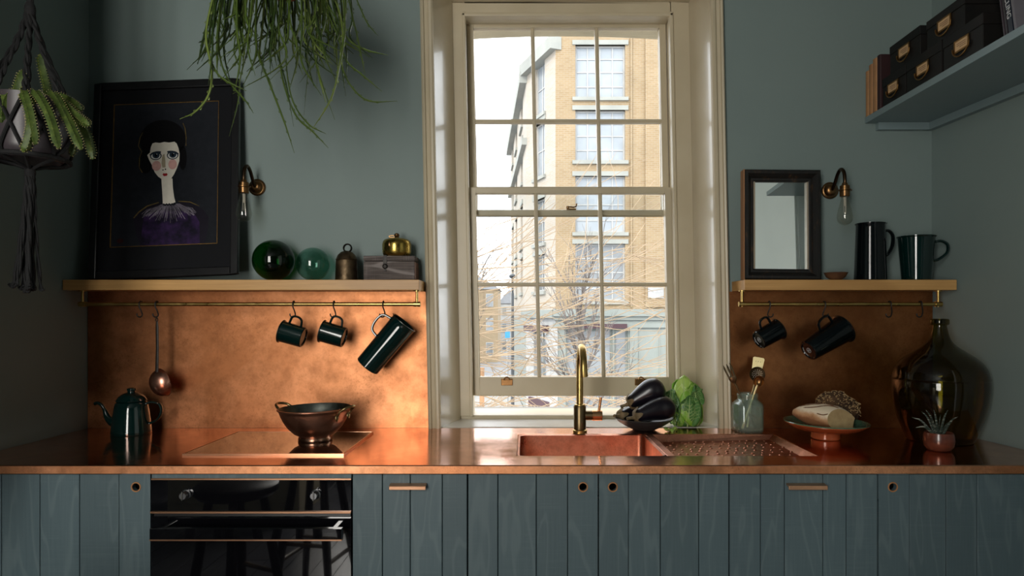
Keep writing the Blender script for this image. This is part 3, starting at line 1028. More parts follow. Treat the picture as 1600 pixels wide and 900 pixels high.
def plank(parent, x0, x1, hole=None):
    g = .0011
    a, b_ = x0 + g, x1 - g
    m = MB()
    if hole is None:
        m.box(a, b_, PF, PF + .018, ZB, ZT)
        m.build('plank', plank_paint, parent, world=True, smooth=False, bevel=.0014, seg=1)
        return
    hx, hz, r = hole
    k = 8
    S = min(hx - a, b_ - hx)
    nn = 4 * k
    sq = []
    for i in range(nn):
        an = 2 * math.pi * i / nn - math.pi * .75
        c_, s_ = math.cos(an), math.sin(an)
        q = S / max(abs(c_), abs(s_))
        sq.append((hx + c_ * q, hz + s_ * q))
    ci = [(hx + r * math.cos(2 * math.pi * i / nn - math.pi * .75), hz + r * math.sin(2 * math.pi * i / nn - math.pi * .75)) for i in range(nn)]
    for y, fl in ((PF, 1), (PF + .018, 0)):
        v = [(x_, y, z_) for x_, z_ in sq] + [(x_, y, z_) for x_, z_ in ci]
        f = [(i, (i + 1) % nn, nn + (i + 1) % nn, nn + i) for i in range(nn)]
        m.add(v, f)
    m.add([(x_, PF, z_) for x_, z_ in ci] + [(x_, PF + .018, z_) for x_, z_ in ci], [(i, (i + 1) % nn, nn + (i + 1) % nn, nn + i) for i in range(nn)])
    zl, zh = hz - S, hz + S
    if zh > ZT:
        zh = ZT
    def slab(p0, p1, q0, q1):
        if p1 - p0 > 1e-4 and q1 - q0 > 1e-4:
            m.box(p0, p1, PF, PF + .018, q0, q1)
    slab(a, b_, ZB, zl)
    slab(a, b_, zh, ZT)
    slab(a, hx - S, zl, zh)
    slab(hx + S, b_, zl, zh)
    o = m.build('plank', plank_paint, parent, world=True, smooth=False)


def cabinet(label, edges, hole=None, handle=None, ext=None, ctop=None, group='plank-fronted base cabinets'):
    ex = [e if abs(e) < 5 else cx_(e) for e in edges]
    c = thing('base_cabinet', label, 'cabinet', ((ex[0] + ex[-1]) / 2, -.36, 0), group=group)
    ct_ = ctop or ZT - .002
    cc = MB()
    a, b_ = ex[0] + .002, ex[-1] - .002
    if ext:
        a, b_ = max(a, ext[0]), min(b_, ext[1])
    cc.box(a, a + .018, PF + .045, -.02, .10, ct_)
    cc.box(b_ - .018, b_, PF + .045, -.02, .10, ct_)
    cc.box(a + .018, b_ - .018, PF + .045, -.02, .10, .118)
    cc.box(a + .018, b_ - .018, -.038, -.02, .118, .62)
    cc.build('carcass', dark_void, c, world=True, smooth=False)
    MB().box(a, b_, PF + .10, PF + .118, 0, .10).build('plinth', black_satin, c, world=True, smooth=False)
    dm = MB()
    if hole:
        hx, hz, r = cx_(hole), EYE - (761 - CY) * dk / F, .0125
        r2 = .035
        dm.box(ex[0] + .003, hx - r2, PF + .0185, PF + .032, ZB, ZT - .002)
        dm.box(hx + r2, ex[-1] - .003, PF + .0185, PF + .032, ZB, ZT - .002)
        dm.box(hx - r2, hx + r2, PF + .0185, PF + .032, ZB, hz - r2)
    else:
        dm.box(ex[0] + .003, ex[-1] - .003, PF + .0185, PF + .032, ZB, ZT - .002)
    door = dm.build('door' if hole else 'drawer_front', dark_void, c, world=True, smooth=False)
    for i in range(len(ex) - 1):
        h_ = None
        if hole and ex[i] < hx < ex[i + 1]:
            h_ = (hx, hz, r)
        plank(door, ex[i], ex[i + 1], h_)
    if hole:
        t = MB().tube([(hx + (r + .0012) * math.cos(2 * math.pi * q / 24), PF - .0004, hz + (r + .0012) * math.sin(2 * math.pi * q / 24)) for q in range(24)], .0022, 6, closed=True)
        t.build('finger_hole_rim', raw_wood, door, world=True, label='bare wood rim of the finger hole')
    if handle:
        h0, h1 = cx_(handle[0]), cx_(handle[1])
        z = EYE - (758.5 - CY) * dk / F
        hm = MB().prism([(PF - .001, z + .008), (PF - .001, z + .002), (PF - .020, z - .002), (PF - .020, z - .008), (PF - .024, z - .008), (PF - .024, z + .002), (PF - .022, z + .005)], h0, h1,
                        Matrix(((0, 0, 1, 0), (1, 0, 0, 0), (0, 1, 0, 0), (0, 0, 0, 1))))
        hm.build('handle', trim_copper, door, world=True, smooth=False, bevel=.001, label='copper strip pull')
    return c


cabinet('plank-fronted base cabinet beside the oven, finger hole near the oven', [LEFT_X + .003, cx_(-58.0), cx_(2.0), 62, 124, 186, 235.5], hole=212.5)
cabinet('plank-fronted drawer unit with copper pull between oven and window', [550.5, 597.5, 641, 691, 730], handle=(610, 667))
cabinet('plank-fronted base cabinet under the sink tap, hole at its top corner beside its neighbour', [731, 778, 838, 887, 934.5], hole=911, ctop=.68)
cabinet('plank-fronted base cabinet under the drainer, hole beside the under-sink door', [935.5, 982, 1032, 1092, 1139], hole=957.5, ctop=.68)
cabinet('plank-fronted drawer unit with copper pull below the glass jar', [1140, 1188.5, 1226, 1286, 1322.5, 1371.5], handle=(1228, 1288), ctop=.80)
cabinet('plank-fronted base cabinet in the corner below demijohn and bread', [1372.5, 1421, 1478.5, 1527, cx_(1601.0), cx_(1648.0), right_x(PF) - .003], hole=1395, ext=(0, right_x(-.05) - .02))
# ---- oven
ox0, ox1 = cx_(237), cx_(549)
ov = thing('built_in_oven', 'black glass built-in oven with copper trims among blue cabinets', 'oven', ((ox0 + ox1) / 2, -.36, .2))


def oz(py, y=PF):
    return EYE - (py - CY) * (y + D0) / F


MB().box(ox0 + .005, ox1 - .005, PF + .02, -.06, .2, ZT - .012).build('body', black_satin, ov, world=True, smooth=False)
MB().box(ox0, ox1, PF, PF + .018, oz(747), ZT).build('filler_rail', plank_paint, ov, world=True, smooth=False, label='blue painted rail above the oven')
MB().box(ox0, ox1, PF, PF + .018, .115, .285).build('lower_panel', plank_paint, ov, world=True, smooth=False)
MB().box(ox0, ox1, PF - .004, PF + .019, oz(749.6), oz(747.2)).build('trim_strip', trim_copper, ov, world=True, smooth=False)
MB().box(ox0, ox1, PF - .003, PF + .019, oz(798), oz(749.6)).build('control_panel', black_gloss, ov, world=True, smooth=False)
MB().box(ox0, ox1, PF - .009, PF + .019, oz(801.0), oz(798.2)).build('trim_strip', trim_copper, ov, world=True, smooth=False)
MB().box(ox0 + .004, ox1 - .004, PF + .006, PF + .019, oz(806), oz(801.2)).build('vent_gap', black_satin, ov, world=True, smooth=False)
dor = MB().box(ox0, ox1, PF - .004, PF + .019, .29, oz(806)).build('door', black_gloss, ov, world=True, smooth=False)
hy = PF - .062
hx0_, hx1_ = (233.5 - CX) * (hy + D0) / F, (534 - CX) * (hy + D0) / F
h = MB().box(hx0_, hx1_, hy, hy + .016, oz(843, hy), oz(826, hy))
h.box(hx0_ + .02, hx0_ + .035, hy + .016, PF - .003, oz(841, hy), oz(828, hy))
h.box(hx1_ - .035, hx1_ - .02, hy + .016, PF - .003, oz(841, hy), oz(828, hy))
h.build('handle', black_gloss, dor, world=True, smooth=False, bevel=.001)
MB().box(hx0_, hx1_, hy - .001, hy + .016, oz(845.2, hy), oz(843, hy)).build('handle_trim', trim_copper, dor, world=True, smooth=False)
for px in (292, 494):
    kx, kz = cx_(px), oz(772)
    kb = MB().lathe([(0, 0), (.0155, 0), (.0155, .004), (.0125, .006), (.0115, .022), (.010, .024), (0, .024)], 28,
                    Matrix.Translation((kx, PF - .003, kz)) @ Matrix.Rotation(R(90), 4, 'X'))
    ko = kb.build('knob', mat('knob_metal', (.30, .30, .31), (.22, .22, .23), rough=.3, metal=1), ov, world=True)
    MB().box(kx - .0018, kx + .0018, PF - .031, PF - .012, kz - .012, kz + .015).build('knob_pointer', mat('pointer_metal', (.6, .6, .6), rough=.2, metal=1), ko, smooth=False).location = -Vector(ov.location)

# ---- things the oven door and mirror reflect, behind the camera's view
stool_wood = wood_mat('dark_stool_wood', (.030, .019, .012), (.02, .013, .009), (.045, .03, .02), 'Z', 2, .35, 14)


def stool(x, y, rz, lab):
    t = thing('bar_stool', lab, 'stool', (x, y, 0), (0, 0, rz))
    MB().lathe([(0, .64), (.15, .64), (.165, .655), (.165, .68), (.15, .69), (0, .68)], 28).build('seat', stool_wood, t)
    for k in range(4):
        a = R(45 + 90 * k)
        c_, s_ = math.cos(a), math.sin(a)
        MB().tube([(.10 * c_, .10 * s_, .645), (.15 * c_, .15 * s_, .35), (.21 * c_, .21 * s_, 0)], [.017, .021, .015], 10).build('leg', stool_wood, t)
    for k in range(4):
        a, a2 = R(45 + 90 * k), R(135 + 90 * k)
        zz, rr = (.22, .171) if k % 2 else (.30, .158)
        MB().tube([(rr * math.cos(a), rr * math.sin(a), zz), (rr * math.cos(a2), rr * math.sin(a2), zz)], .010, 8).build('rung', mat('worn_rung', (.28, .17, .07), (.16, .09, .04), scale=20, rough=.4), t)


stool(-1.20, -1.38, .5, 'dark wooden stool reflected nearest the oven knob with worn rungs')
stool(-1.02, -1.86, .2, 'dark wooden stool reflected in the middle of the oven glass')
cb = thing('cream_cupboard', 'low cream panelled cupboard reflected in the oven glass', 'cupboard', (-2.0, -3.4, 0))
MB().box(-.45, .45, -.25, .25, .0, .86).build('body', cream_paint, cb, smooth=False, bevel=.004)
MB().box(-.48, .48, -.28, .28, .86, .90).build('top', cream_paint, cb, smooth=False, bevel=.004)
for k in (-.22, .22):
    d_ = MB().box(k - .19, k + .19, .25, .262, .1, .8).build('door', cream_paint, cb, smooth=False, bevel=.003)
    MB().sphere((k - .14 * (1 if k > 0 else -1), .272, .5), .013, 12, 8).build('knob', brass, d_)
pale = mat('pale_sage', (.80, .86, .84), (.77, .83, .81), scale=3, rough=.5)
tc = thing('tall_cupboard', 'tall pale cupboard against the side wall, seen in the mirror', 'cupboard', (right_x(-1.3) - .10, -2.06, 0))
MB().box(-.10, .08, -.78, .78, 0, 2.9).build('body', pale, tc, smooth=False, bevel=.004)
for k in (-.39, .39):
    d_ = MB().box(-.115, -.10, k - .38, k + .38, .1, 2.84).build('door', pale, tc, smooth=False, bevel=.003)
    MB().sphere((-.127, k - .33 * (1 if k > 0 else -1), 1.1), .013, 12, 8).build('knob', brass, d_)

# ================================================================== OAK SHELVES, RAILS, HOOKS
SD = -.16       # shelf depth
ST = 1.5186     # shelf top
RY, RZ = -.130, EYE - (475.3 - CY) * (D0 - .130) / F


def oak_shelf(label, x0, x1, b0, b1, r0, r1):
    t = thing('oak_shelf', label, 'shelf', ((x0 + x1) / 2, SD / 2, ST - .04))
    MB().box(x0, x1, SD, -.0005, ST - .040, ST).build('board', oak, t, world=True, smooth=False, bevel=.0015)
    MB().cyl((r0, RY, RZ), (r1, RY, RZ), .0078, 16).build('rail', brass, t, world=True, bevel=.001)
    for bx in (b0, b1):
        bk = MB().cyl((bx, RY, RZ - .010), (bx, RY, ST - .041), .0052, 14)
        bk.cyl((bx - .013, RY, RZ), (bx + .013, RY, RZ), .0098, 14)
        bk.lathe([(0, 0), (.013, 0), (.013, .004), (0, .004)], 16, Matrix.Translation((bx, RY, ST - .0445)))
        bk.build('rail_bracket', brass, t, world=True)
    return t


dR = D0 + RY
oak_shelf('oak shelf with brass rail carrying the portrait and green glass balls', LEFT_X + .004, -.4145, xf(129, dR), xf(651.5, dR), xf(124, dR), xf(655, dR))
oak_shelf('oak shelf with brass rail carrying the mirror and two jugs', .845, 1.6665, xf(1159.5, dR), xf(1466, dR), xf(1157, dR), xf(1470, dR))


def s_hook(px, label, flip=1):
    t = thing('s_hook', label, 'hook', (xf(px, dR), RY, RZ), group='black hooks on the brass rails')
    r = .0116
    pts = [Vector((0, r * math.cos(q), r * math.sin(q))) for q in [R(a) for a in range(-25, 181, 18)]]
    f = flip
    pts += [Vector((.0005 * f, -.0112, -.010)), Vector((.004 * f, -.008, -.022)), Vector((.0065 * f, -.004, -.034))]
    pts += [Vector((-.004 * f + .0105 * f * math.cos(R(a)), -.001, -.040 + .0105 * math.sin(R(a)))) for a in range(0, -200, -22)]
    MB().tube(smooth_path(pts, 3), .0026, 8).build('hook', iron, t)
    return t


s_hook(220, 'black hook hanging empty on the rail beside the ladle hook', 1)
s_hook(245, 'black hook on the brass rail holding the copper ladle', 1)
s_hook(459, 'black hook on the rail holding the green mug nearer the ladle')
s_hook(522, 'black hook on the rail holding the green mug nearer the tall jug')
s_hook(599, 'black hook on the rail holding the tall green jug near the window')
s_hook(1202, 'black hook on the rail holding the small dark mug', -1)
s_hook(1288, 'black hook on the rail holding the dark tapered beaker', -1)
s_hook(1390, 'black hook hanging empty on the rail under the tall dark jug', 1)
s_hook(1438, 'black hook hanging empty at the rail end near the corner', 1)


# ---- enamel ware
def mug(name, label, cat, c, zdir, xdir, L, r0, r1, enamel, hz0, hz1, hout, group=None, hr=.0045, lip=.003, foot=.003, base_mark=False):
    """local z runs base -> rim, handle on +x; c is the middle of the body"""
    B = basis(zdir, xdir)
    t = thing(name, label, cat, Vector(c) - B @ Vector((0, 0, L / 2)), B, group)
    th = .0018
    pr = [(0, .004), (r0 - .010, .004), (r0 - .007, 0), (r0 - foot, 0), (r0, foot)]
    pr += [(r0 + (r1 - r0) * k, L * k) for k in (.3, .6, .9, .98)]
    pr += [(r1 + lip, L), (r1 + lip, L + .0025), (r1 - th, L)]
    pr += [(r0 + (r1 - r0) * k - th, L * k) for k in (.9, .5, .08)] + [(0, .007)]
    MB().lathe(pr, 48).build('body', enamel, t)
    MB().tube([((r1 + lip) * math.cos(2 * math.pi * q / 40), (r1 + lip) * math.sin(2 * math.pi * q / 40), L + .001) for q in range(40)], .0016, 6, closed=True).build('rim', steel_rim, t, label='bare dark metal rim')
    ra, rb = r0 + (r1 - r0) * hz0 / L, r0 + (r1 - r0) * hz1 / L
    pts = smooth_path([(ra - .002, 0, hz0), (ra + hout * .7, 0, hz0 + (hz1 - hz0) * .10), (ra + hout, 0, hz0 + (hz1 - hz0) * .45),
                       (rb + hout * .82, 0, hz0 + (hz1 - hz0) * .88), (rb - .002, 0, hz1)], 6)
    MB().tube(pts, hr, 10, flat=1.7, up=(1, 0, 0)).build('handle', enamel, t)
    if base_mark:
        m = MB()
        m.tube([(.010 * math.cos(2 * math.pi * q / 20), .010 * math.sin(2 * math.pi * q / 20), .0035) for q in range(20)], .0011, 6, closed=True)
        m.box(-.005, .005, -.0012, .0012, .0028, .0038)
        m.box(-.0012, .0012, -.005, .005, .0028, .0038)
        m.tube([((r0 - .011) * math.cos(a / 10), (r0 - .011) * math.sin(a / 10), .0035) for a in range(38, 52)], .0010, 6)
        m.build('base_stamp', mat('stamp_grey', (.45, .45, .44), rough=.5), t, label='small grey round stamp on the base')
    return t


m1 = P(457.5, 522.5, dR)
mug('enamel_mug', 'dark green enamel mug on a hook, nearer the copper ladle', 'mug', m1, (-.95, 0, .27), (.27, 0, .95), .090, .0405, .0415, green_enamel, .022, .070, .030, 'green mugs on the rail')
m2 = P(521, 522.5, dR)
mug('enamel_mug', 'dark green enamel mug on a hook, between its twin and the jug', 'mug', m2, (-.95, 0, .27), (.27, 0, .95), .090, .0405, .0415, green_enamel, .022, .070, .030, 'green mugs on the rail')
m3 = P(602.5, 538.5, dR)
mug('enamel_jug', 'tall dark green enamel jug hanging tilted by its handle near the window', 'jug', m3, (.643, 0, .767), (-.767, 0, .643), .224, .049, .0515, green_enamel, .115, .205, .040, hr=.005)
m4 = P(1200.5, 523, dR)
mug('enamel_mug', 'small black-looking enamel mug with stamped base on the dark panel', 'mug', m4, (.86, .22, .43), (-.4, -.1, 1), .098, .037, .040, dark_enamel, .030, .078, .030, lip=.0035, base_mark=True)
m5 = P(1290, 531, dR)
mug('enamel_beaker', 'black-looking tapered enamel beaker hanging on the dark copper panel', 'beaker', m5, (.84, .22, .46), (-.45, -.1, 1), .180, .041, .054, dark_enamel, .085, .150, .034, lip=.004, base_mark=True)

# ---- ladle
lz = P(245, 498, dR)
la = thing('copper_ladle', 'copper ladle with iron handle hanging from the brass rail', 'ladle', (lz.x, RY, lz.z))
hd = MB()
hd.tube([(0.004 * math.cos(a * math.pi / 6), 0, -.004 + .007 * math.sin(a * math.pi / 6)) for a in range(12)], .0022, 6, closed=True)
hd.tube([(0, 0, -.010), (.001, 0, -.03), (.002, 0, -.12), (.000, 0, -.205), (-.001, .004, -.222)], [.0040, .0058, .0058, .0066, .0075], 8, flat=.35, up=(1, 0, 0))
hd.build('handle', iron, la)
B = basis((.55, .80, .22), (0, 0, 1)).to_4x4()
R_ = .055
prl = [(R_ * math.sin(R(a)), -R_ * .86 * math.cos(R(a))) for a in range(0, 91, 9)]
prl += [(R_ + .002, .001), (R_ - .002, .002)] + [((R_ - .002) * math.sin(R(a)), -(R_ - .002) * .86 * math.cos(R(a))) for a in range(85, -1, -9)]
prl[0] = (0, prl[0][1])
prl[-1] = (0, prl[-1][1])
MB().lathe(prl, 40, Matrix.Translation((.008, .030, -.252)) @ B).build('ladle_bowl', ladle_copper, la)
rv = MB()
for q in (-.213, -.220):
    rv.sphere((0, -.008, q), .0022, 8, 6)
rv.build('rivets', iron, la, kind='stuff')

# ---- left shelf things
c = Vector((xf(427, 2.62), -.086, ST))
fb = thing('glass_float', 'large deep green glass ball on the oak shelf', 'glass ball', c, group='glass balls on the shelf')
MB().sphere((0, 0, .081), .081, 48, 30).build('glass_shell', float_green, fb)
MB().lathe([(0, 0.0015), (.012, .002), (.016, .004), (.012, .006), (0, .0055)], 16).build('seal', float_green, fb)
c = Vector((xf(489, 2.63), -.078, ST))
fb = thing('glass_float', 'smaller pale teal glass ball on the oak shelf', 'glass ball', c, group='glass balls on the shelf')
MB().sphere((0, 0, .0665), .0665, 48, 30).build('glass_shell', float_teal, fb)
MB().lathe([(0, 0.0015), (.010, .002), (.013, .004), (.010, .006), (0, .0055)], 16).build('seal', float_teal, fb)

c = Vector((xf(541, 2.62), -.085, ST))
be = thing('metal_bell', 'brown hammered metal bell with loop handle beside wooden box', 'bell', c)
bell_m = mat('bell_metal', (.17, .12, .07), (.075, .05, .03), scale=22, rough=.38, rough2=.6, metal=1, bump=.35, bscale=45, bdist=.004)
MB().lathe([(.040, 0), (.0445, 0), (.0440, .02), (.0415, .075), (.0405, .081), (.0425, .084), (.040, .088), (.034, .102), (.022, .114), (.008, .119), (0, .120)], 36).build('body', bell_m, be)
MB().tube(arc((.004, 0, .130), .0155, R(-115), R(245), 22, (1, 0, 0), (0, 0, 1)), .0032, 8, flat=2.4, up=(1, 0, 0)).build('loop_handle', iron, be)

y0b = -.128
b0, b1 = xf(566.5, D0 + y0b), xf(646.5, D0 + y0b)
bx = thing('wooden_box', 'weathered grey wooden box with iron hasp under the brass pot', 'box', ((b0 + b1) / 2, y0b / 2, ST))
box_wood = wood_mat('weathered_wood', (.15, .12, .108), (.025, .018, .016), (.33, .29, .275), 'X', 2.0, .8, 44, .8, .6)
w_, dp = (b1 - b0) / 2, .098
MB().box(-w_, w_, -dp / 2, dp / 2, .0, .075).build('body', box_wood, bx, smooth=False, bevel=.002)
MB().box(-w_ - .0012, w_ + .0012, -dp / 2 - .0015, dp / 2 + .001, .077, .097).build('lid', box_wood, bx, smooth=False, bevel=.003)
hs_ = MB().box(-.022, -.008, -dp / 2 - .004, -dp / 2 - .0015, .052, .0985)
hs_.lathe([(0, 0), (.0105, 0), (.0105, .004), (.006, .007), (0, .008)], 16, Matrix.Translation((-.015, -dp / 2 - .001, .055)) @ Matrix.Rotation(R(90), 4, 'X'))
hs_.box(-.019, -.011, -dp / 2 - .004, -dp / 2, .035, .05)
hs_.build('hasp', iron, bx, smooth=False)
MB().box(w_ - .002, w_ + .0022, -dp / 2 + .004, dp / 2 - .004, .004, .072).build('end_panel', mat('red_brown_wood', (.17, .075, .045), (.09, .04, .025), scale=30, stretch=(1, 3, 3), rough=.7), bx, smooth=False, label='bare red-brown end')
br = thing('brass_pot', 'squat brass lidded pot standing on the weathered wooden box', 'pot', (xf(620, 2.634), -.076, ST + .0975))
MB().lathe([(0, 0), (.046, 0), (.052, .004), (.0565, .016), (.0575, .032), (.0575, .048), (.054, .060), (.046, .067), (.030, .072), (.014, .074), (0, .074)], 44).build('body', mat('polished_brass', (.55, .40, .10), (.36, .25, .06), scale=12, rough=.2, rough2=.34, metal=1, bump=.2, bscale=30, bdist=.003), br)
MB().lathe([(0, .073), (.010, .073), (.008, .078), (.011, .083), (.010, .089), (.005, .093), (0, .0935)], 20).build('knob', aged_brass, br)
MB().tube([(-.006 - .012 + .013 * math.cos(q / 3), .0, .0795 + .004 * math.sin(q / 3)) for q in range(19)], .002, 6, closed=True).build('ring', aged_brass, br)
MB().sphere((-.018, -.0555, .042), (.0035, .004, .012), 10, 8).build('side_latch', aged_brass, br)

# ---- wall lamps
def wall_lamp(x, z, label):
    t = thing('wall_lamp', label, 'lamp', (x, 0, z), group='brass bare-bulb wall lamps')
    ry = Matrix.Rotation(R(90), 4, 'X')
    MB().lathe([(0, 0), (.034, 0), (.0345, .006), (.031, .010), (.027, .011), (.025, .018), (.016, .026), (.010, .028), (0, .028)], 36, ry).build('wall_rose', aged_brass, t)
    pts = smooth_path([(0, -.024, 0), (0, -.045, .018), (0, -.072, .052), (0, -.098, .066), (0, -.122, .052), (0, -.131, .022), (0, -.131, .0)], 6)
    MB().tube(pts, .0068, 12).build('arm', mat('bronze_arm', (.10, .06, .032), (.07, .045, .025), scale=14, rough=.3, metal=1), t)
    MB().lathe([(0, .006), (.010, .006), (.012, -.002), (.018, -.006), (.0185, -.018), (.0225, -.020), (.0225, -.024), (.019, -.026), (.0185, -.046), (.0165, -.048), (0, -.048)][::-1], 28, Matrix.Translation((0, -.131, 0))).build('lamp_holder', aged_brass, t)
    sc_ = MB().cyl((.018, -.131, -.022), (.027, -.131, -.022), .003, 8)
    sc_.build('screw', aged_brass, t)
    bp = [(.0135, -.046), (.0140, -.056), (.0185, -.074), (.0245, -.098), (.0290, -.120), (.0297, -.130), (.0275, -.142), (.021, -.152), (.011, -.1575), (.003, -.160), (0, -.1605)]
    bo_ = MB().lathe(bp[::-1], 36, Matrix.Translation((0, -.131, 0))).build('bulb', bulb_glass, t)
    fl_ = MB().tube([(.004, -.131, -.05), (.0035, -.131, -.115)], .0022, 6)
    fl_.tube([(-.004, -.131, -.05), (-.0035, -.131, -.115)], .001, 6)
    fl_.tube([(0, -.131, -.05), (0, -.131, -.085)], [.006, .002], 8)
    fl_.build('filament_stem', mat('stem_glass', (.55, .52, .45), rough=.2), bo_)
    return t


wall_lamp(-1.104, 1.906, 'brass wall lamp with bare clear bulb beside the framed portrait')
wall_lamp(1.247, 1.893, 'brass wall lamp with bare clear bulb beside the mirror')

# ---- portrait
pw, ph = .586, .80
tilt = math.asin(min(.9, .085 / ph))
Rm = Matrix.Rotation(R(-2.2), 3, 'Y') @ Matrix.Rotation(-tilt, 3, 'X')
pic = thing('framed_portrait', 'large black-framed painting of a pale woman leaning on the shelf', 'picture', (-1.4225, -.1085, ST + .0125), Rm)
# local axes: x right, z up the picture, -y towards the viewer
fw, fd = .030, .024
fm = MB()
for a in ((-pw / 2, -pw / 2 + fw, 0, ph), (pw / 2 - fw, pw / 2, 0, ph), (-pw / 2 + fw, pw / 2 - fw, 0, fw), (-pw / 2 + fw, pw / 2 - fw, ph - fw, ph)):
    fm.box(a[0], a[1], -fd, 0, a[2], a[3])
fm.build('frame', mat('black_frame', (.006, .006, .007), (.010, .010, .011), scale=30, rough=.28), pic, smooth=False, bevel=.004)
mnt = mat('black_mount', (.0065, .007, .009), (.006, .0065, .008), scale=30, rough=.7, spec=.15)
MB().box(-pw / 2 + fw, pw / 2 - fw, -.012, -.002, fw, ph - fw).build('mount', mnt, pic, smooth=False)


def pu(px, py):
    return ((px - 256 - .030 * (437 - py)) * .002525, (437 - py) * .00265)


def cr(x, y):          # close-up coordinates -> local
    return pu(205 + x / 4.09, 180 + y / 4.09)


gx0, gz1 = pu(178, 168)
gx1, gz0 = pu(340, 390)
gx0 += .001
gilt = MB()
for a in ((gx0, gx0 + .004, gz0, gz1), (gx1 - .002, gx1, gz0, gz1), (gx0, gx1, gz0, gz0 + .0025), (gx0, gx1, gz1 - .003, gz1)):
    gilt.box(a[0], a[1], -.0135, -.012, a[2], a[3])
gilt.build('gilt_slip', mat('gilt', (.30, .17, .05), (.2, .11, .03), scale=40, rough=.4, metal=.8), pic, smooth=False)
paint = {}
for k, col, c2 in (('ground', (.010, .012, .016), (.014, .016, .021)), ('hair', (.002, .002, .003), None), ('skin', (.78, .73, .63), (.72, .67, .58)),
                   ('blush', (.70, .40, .36), None), ('eye', (.018, .028, .045), None), ('white', (.8, .8, .76), None), ('iris', (.03, .05, .08), None),
                   ('lips', (.34, .015, .02), None), ('nose', (.40, .34, .23), None), ('dress', (.034, .015, .066), (.007, .006, .014)),
                   ('collar', (.26, .23, .28), (.08, .07, .09)), ('gold', (.16, .11, .03), (.06, .045, .02)), ('sleeve', (.012, .010, .018), None), ('red', (.03, .006, .006), None)):
    paint[k] = mat('paint_' + k, col, c2, scale=26 if k in ('dress', 'collar') else 40, rough=.6, spec=.12)
names = list(paint)
pt = MB()


def daub(mname, pts, layer, closeup=True):
    pt.cur = names.index(mname)
    q = [cr(x_, y_) if closeup else (x_, y_) for x_, y_ in pts]
    area = sum(q[i][0] * q[(i + 1) % len(q)][1] - q[(i + 1) % len(q)][0] * q[i][1] for i in range(len(q)))
    if area < 0:
        q = q[::-1]
    y = -.0122 - .00022 * layer
    pt.add([(a_, y, b_) for a_, b_ in q], [tuple(range(len(q)))])


def ell(cx, cy, rx, ry, n=20, a0=0, a1=360, rot=0):
    out = []
    for i in range(n + 1 if a1 - a0 < 360 else n):
        a = R(a0 + (a1 - a0) * i / n)
        x_, y_ = rx * math.cos(a), ry * math.sin(a)
        out.append((cx + x_ * math.cos(R(rot)) - y_ * math.sin(R(rot)), cy + x_ * math.sin(R(rot)) + y_ * math.cos(R(rot))))
    return out


def stroke(mname, pts, wd, layer):
    for (xa, ya), (xb, yb) in zip(pts, pts[1:]):
        dx, dy = xb - xa, yb - ya
        l_ = math.hypot(dx, dy) or 1
        nx, ny = -dy / l_ * wd / 2, dx / l_ * wd / 2
        daub(mname, [(xa + nx, ya + ny), (xb + nx, yb + ny), (xb - nx, yb - ny), (xa - nx, ya - ny)], layer)


daub('ground', [(gx0 + .004, gz0 + .0025), (gx1 - .002, gz0 + .0025), (gx1 - .002, gz1 - .003), (gx0 + .004, gz1 - .003)], 0, False)
daub('dress', [(40, 700), (90, 660), (200, 640), (300, 640), (400, 660), (450, 690), (455, 760), (470, 858), (60, 858), (44, 800)], 1)
daub('sleeve', [(15, 690), (60, 640), (130, 600), (210, 590), (120, 640), (80, 680), (70, 760), (62, 858), (35, 790)], 2)
daub('sleeve', [(300, 590), (380, 595), (460, 640), (500, 690), (492, 770), (470, 858), (440, 858), (440, 720), (410, 670)], 2)
stroke('gold', [(18, 680), (50, 645), (105, 608), (180, 588)], 7, 3)
stroke('gold', [(305, 585), (380, 592), (440, 620)], 5, 3)
rngp = random.Random(2)
for k in range(46):
    a = -1 + 2 * k / 45
    x0_ = 250 + a * 60
    ln = rngp.uniform(70, 125) * (1 - .35 * abs(a))
    stroke('collar', [(x0_, 600 + 4 * rngp.random()), (x0_ + a * 110 + rngp.uniform(-9, 9), 600 + ln)], 3.4, 3)
for k in range(16):
    stroke('collar', [(210 - k * 7, 600 + k * 2), (190 - k * 8, 650 + rngp.uniform(-10, 30))], 2.5, 3)
    stroke('collar', [(290 + k * 7, 600 + k * 2), (315 + k * 7, 650 + rngp.uniform(-10, 30))], 2.5, 3)
hair = [(60, 390), (48, 330), (60, 270), (52, 215), (72, 150), (110, 105), (160, 75), (225, 60), (290, 68), (345, 90), (358, 150), (362, 215), (355, 300), (348, 360), (325, 385),
        (312, 330), (316, 270), (300, 215), (220, 200), (150, 205), (118, 270), (128, 330), (140, 370), (110, 395)]
daub('hair', ell(208, 190, 150, 128, 36), 3)
daub('hair', ell(95, 330, 48, 72, 24), 3)
daub('hair', ell(338, 310, 26, 78, 24), 3)
stroke('gold', [(75, 395), (55, 360), (58, 300), (72, 262), (50, 225), (62, 170), (80, 138)], 5, 4)
stroke('gold', [(342, 88), (355, 120), (362, 180), (360, 235)], 5, 4)
daub('skin', [(198, 440), (270, 440), (272, 500), (280, 560), (288, 590), (262, 600), (206, 600), (204, 540)], 4)
for k in range(9):
    daub('ground', ell(212 + k * 9, 602 + (k % 2) * 4, 6, 7, 8), 5)
daub('skin', [(108, 285), (125, 270), (132, 235), (142, 212), (160, 206), (190, 210), (220, 205), (250, 210), (285, 205), (300, 218), (312, 250), (318, 285), (316, 330), (300, 375),
              (280, 415), (262, 440), (232, 448), (205, 444), (178, 425), (155, 395), (138, 350), (118, 312)], 5)
daub('blush', ell(168, 356, 30, 32), 6)
daub('blush', ell(272, 350, 28, 32), 6)
daub('nose', [(206, 290), (220, 280), (226, 330), (226, 368), (206, 368), (200, 340)], 6)
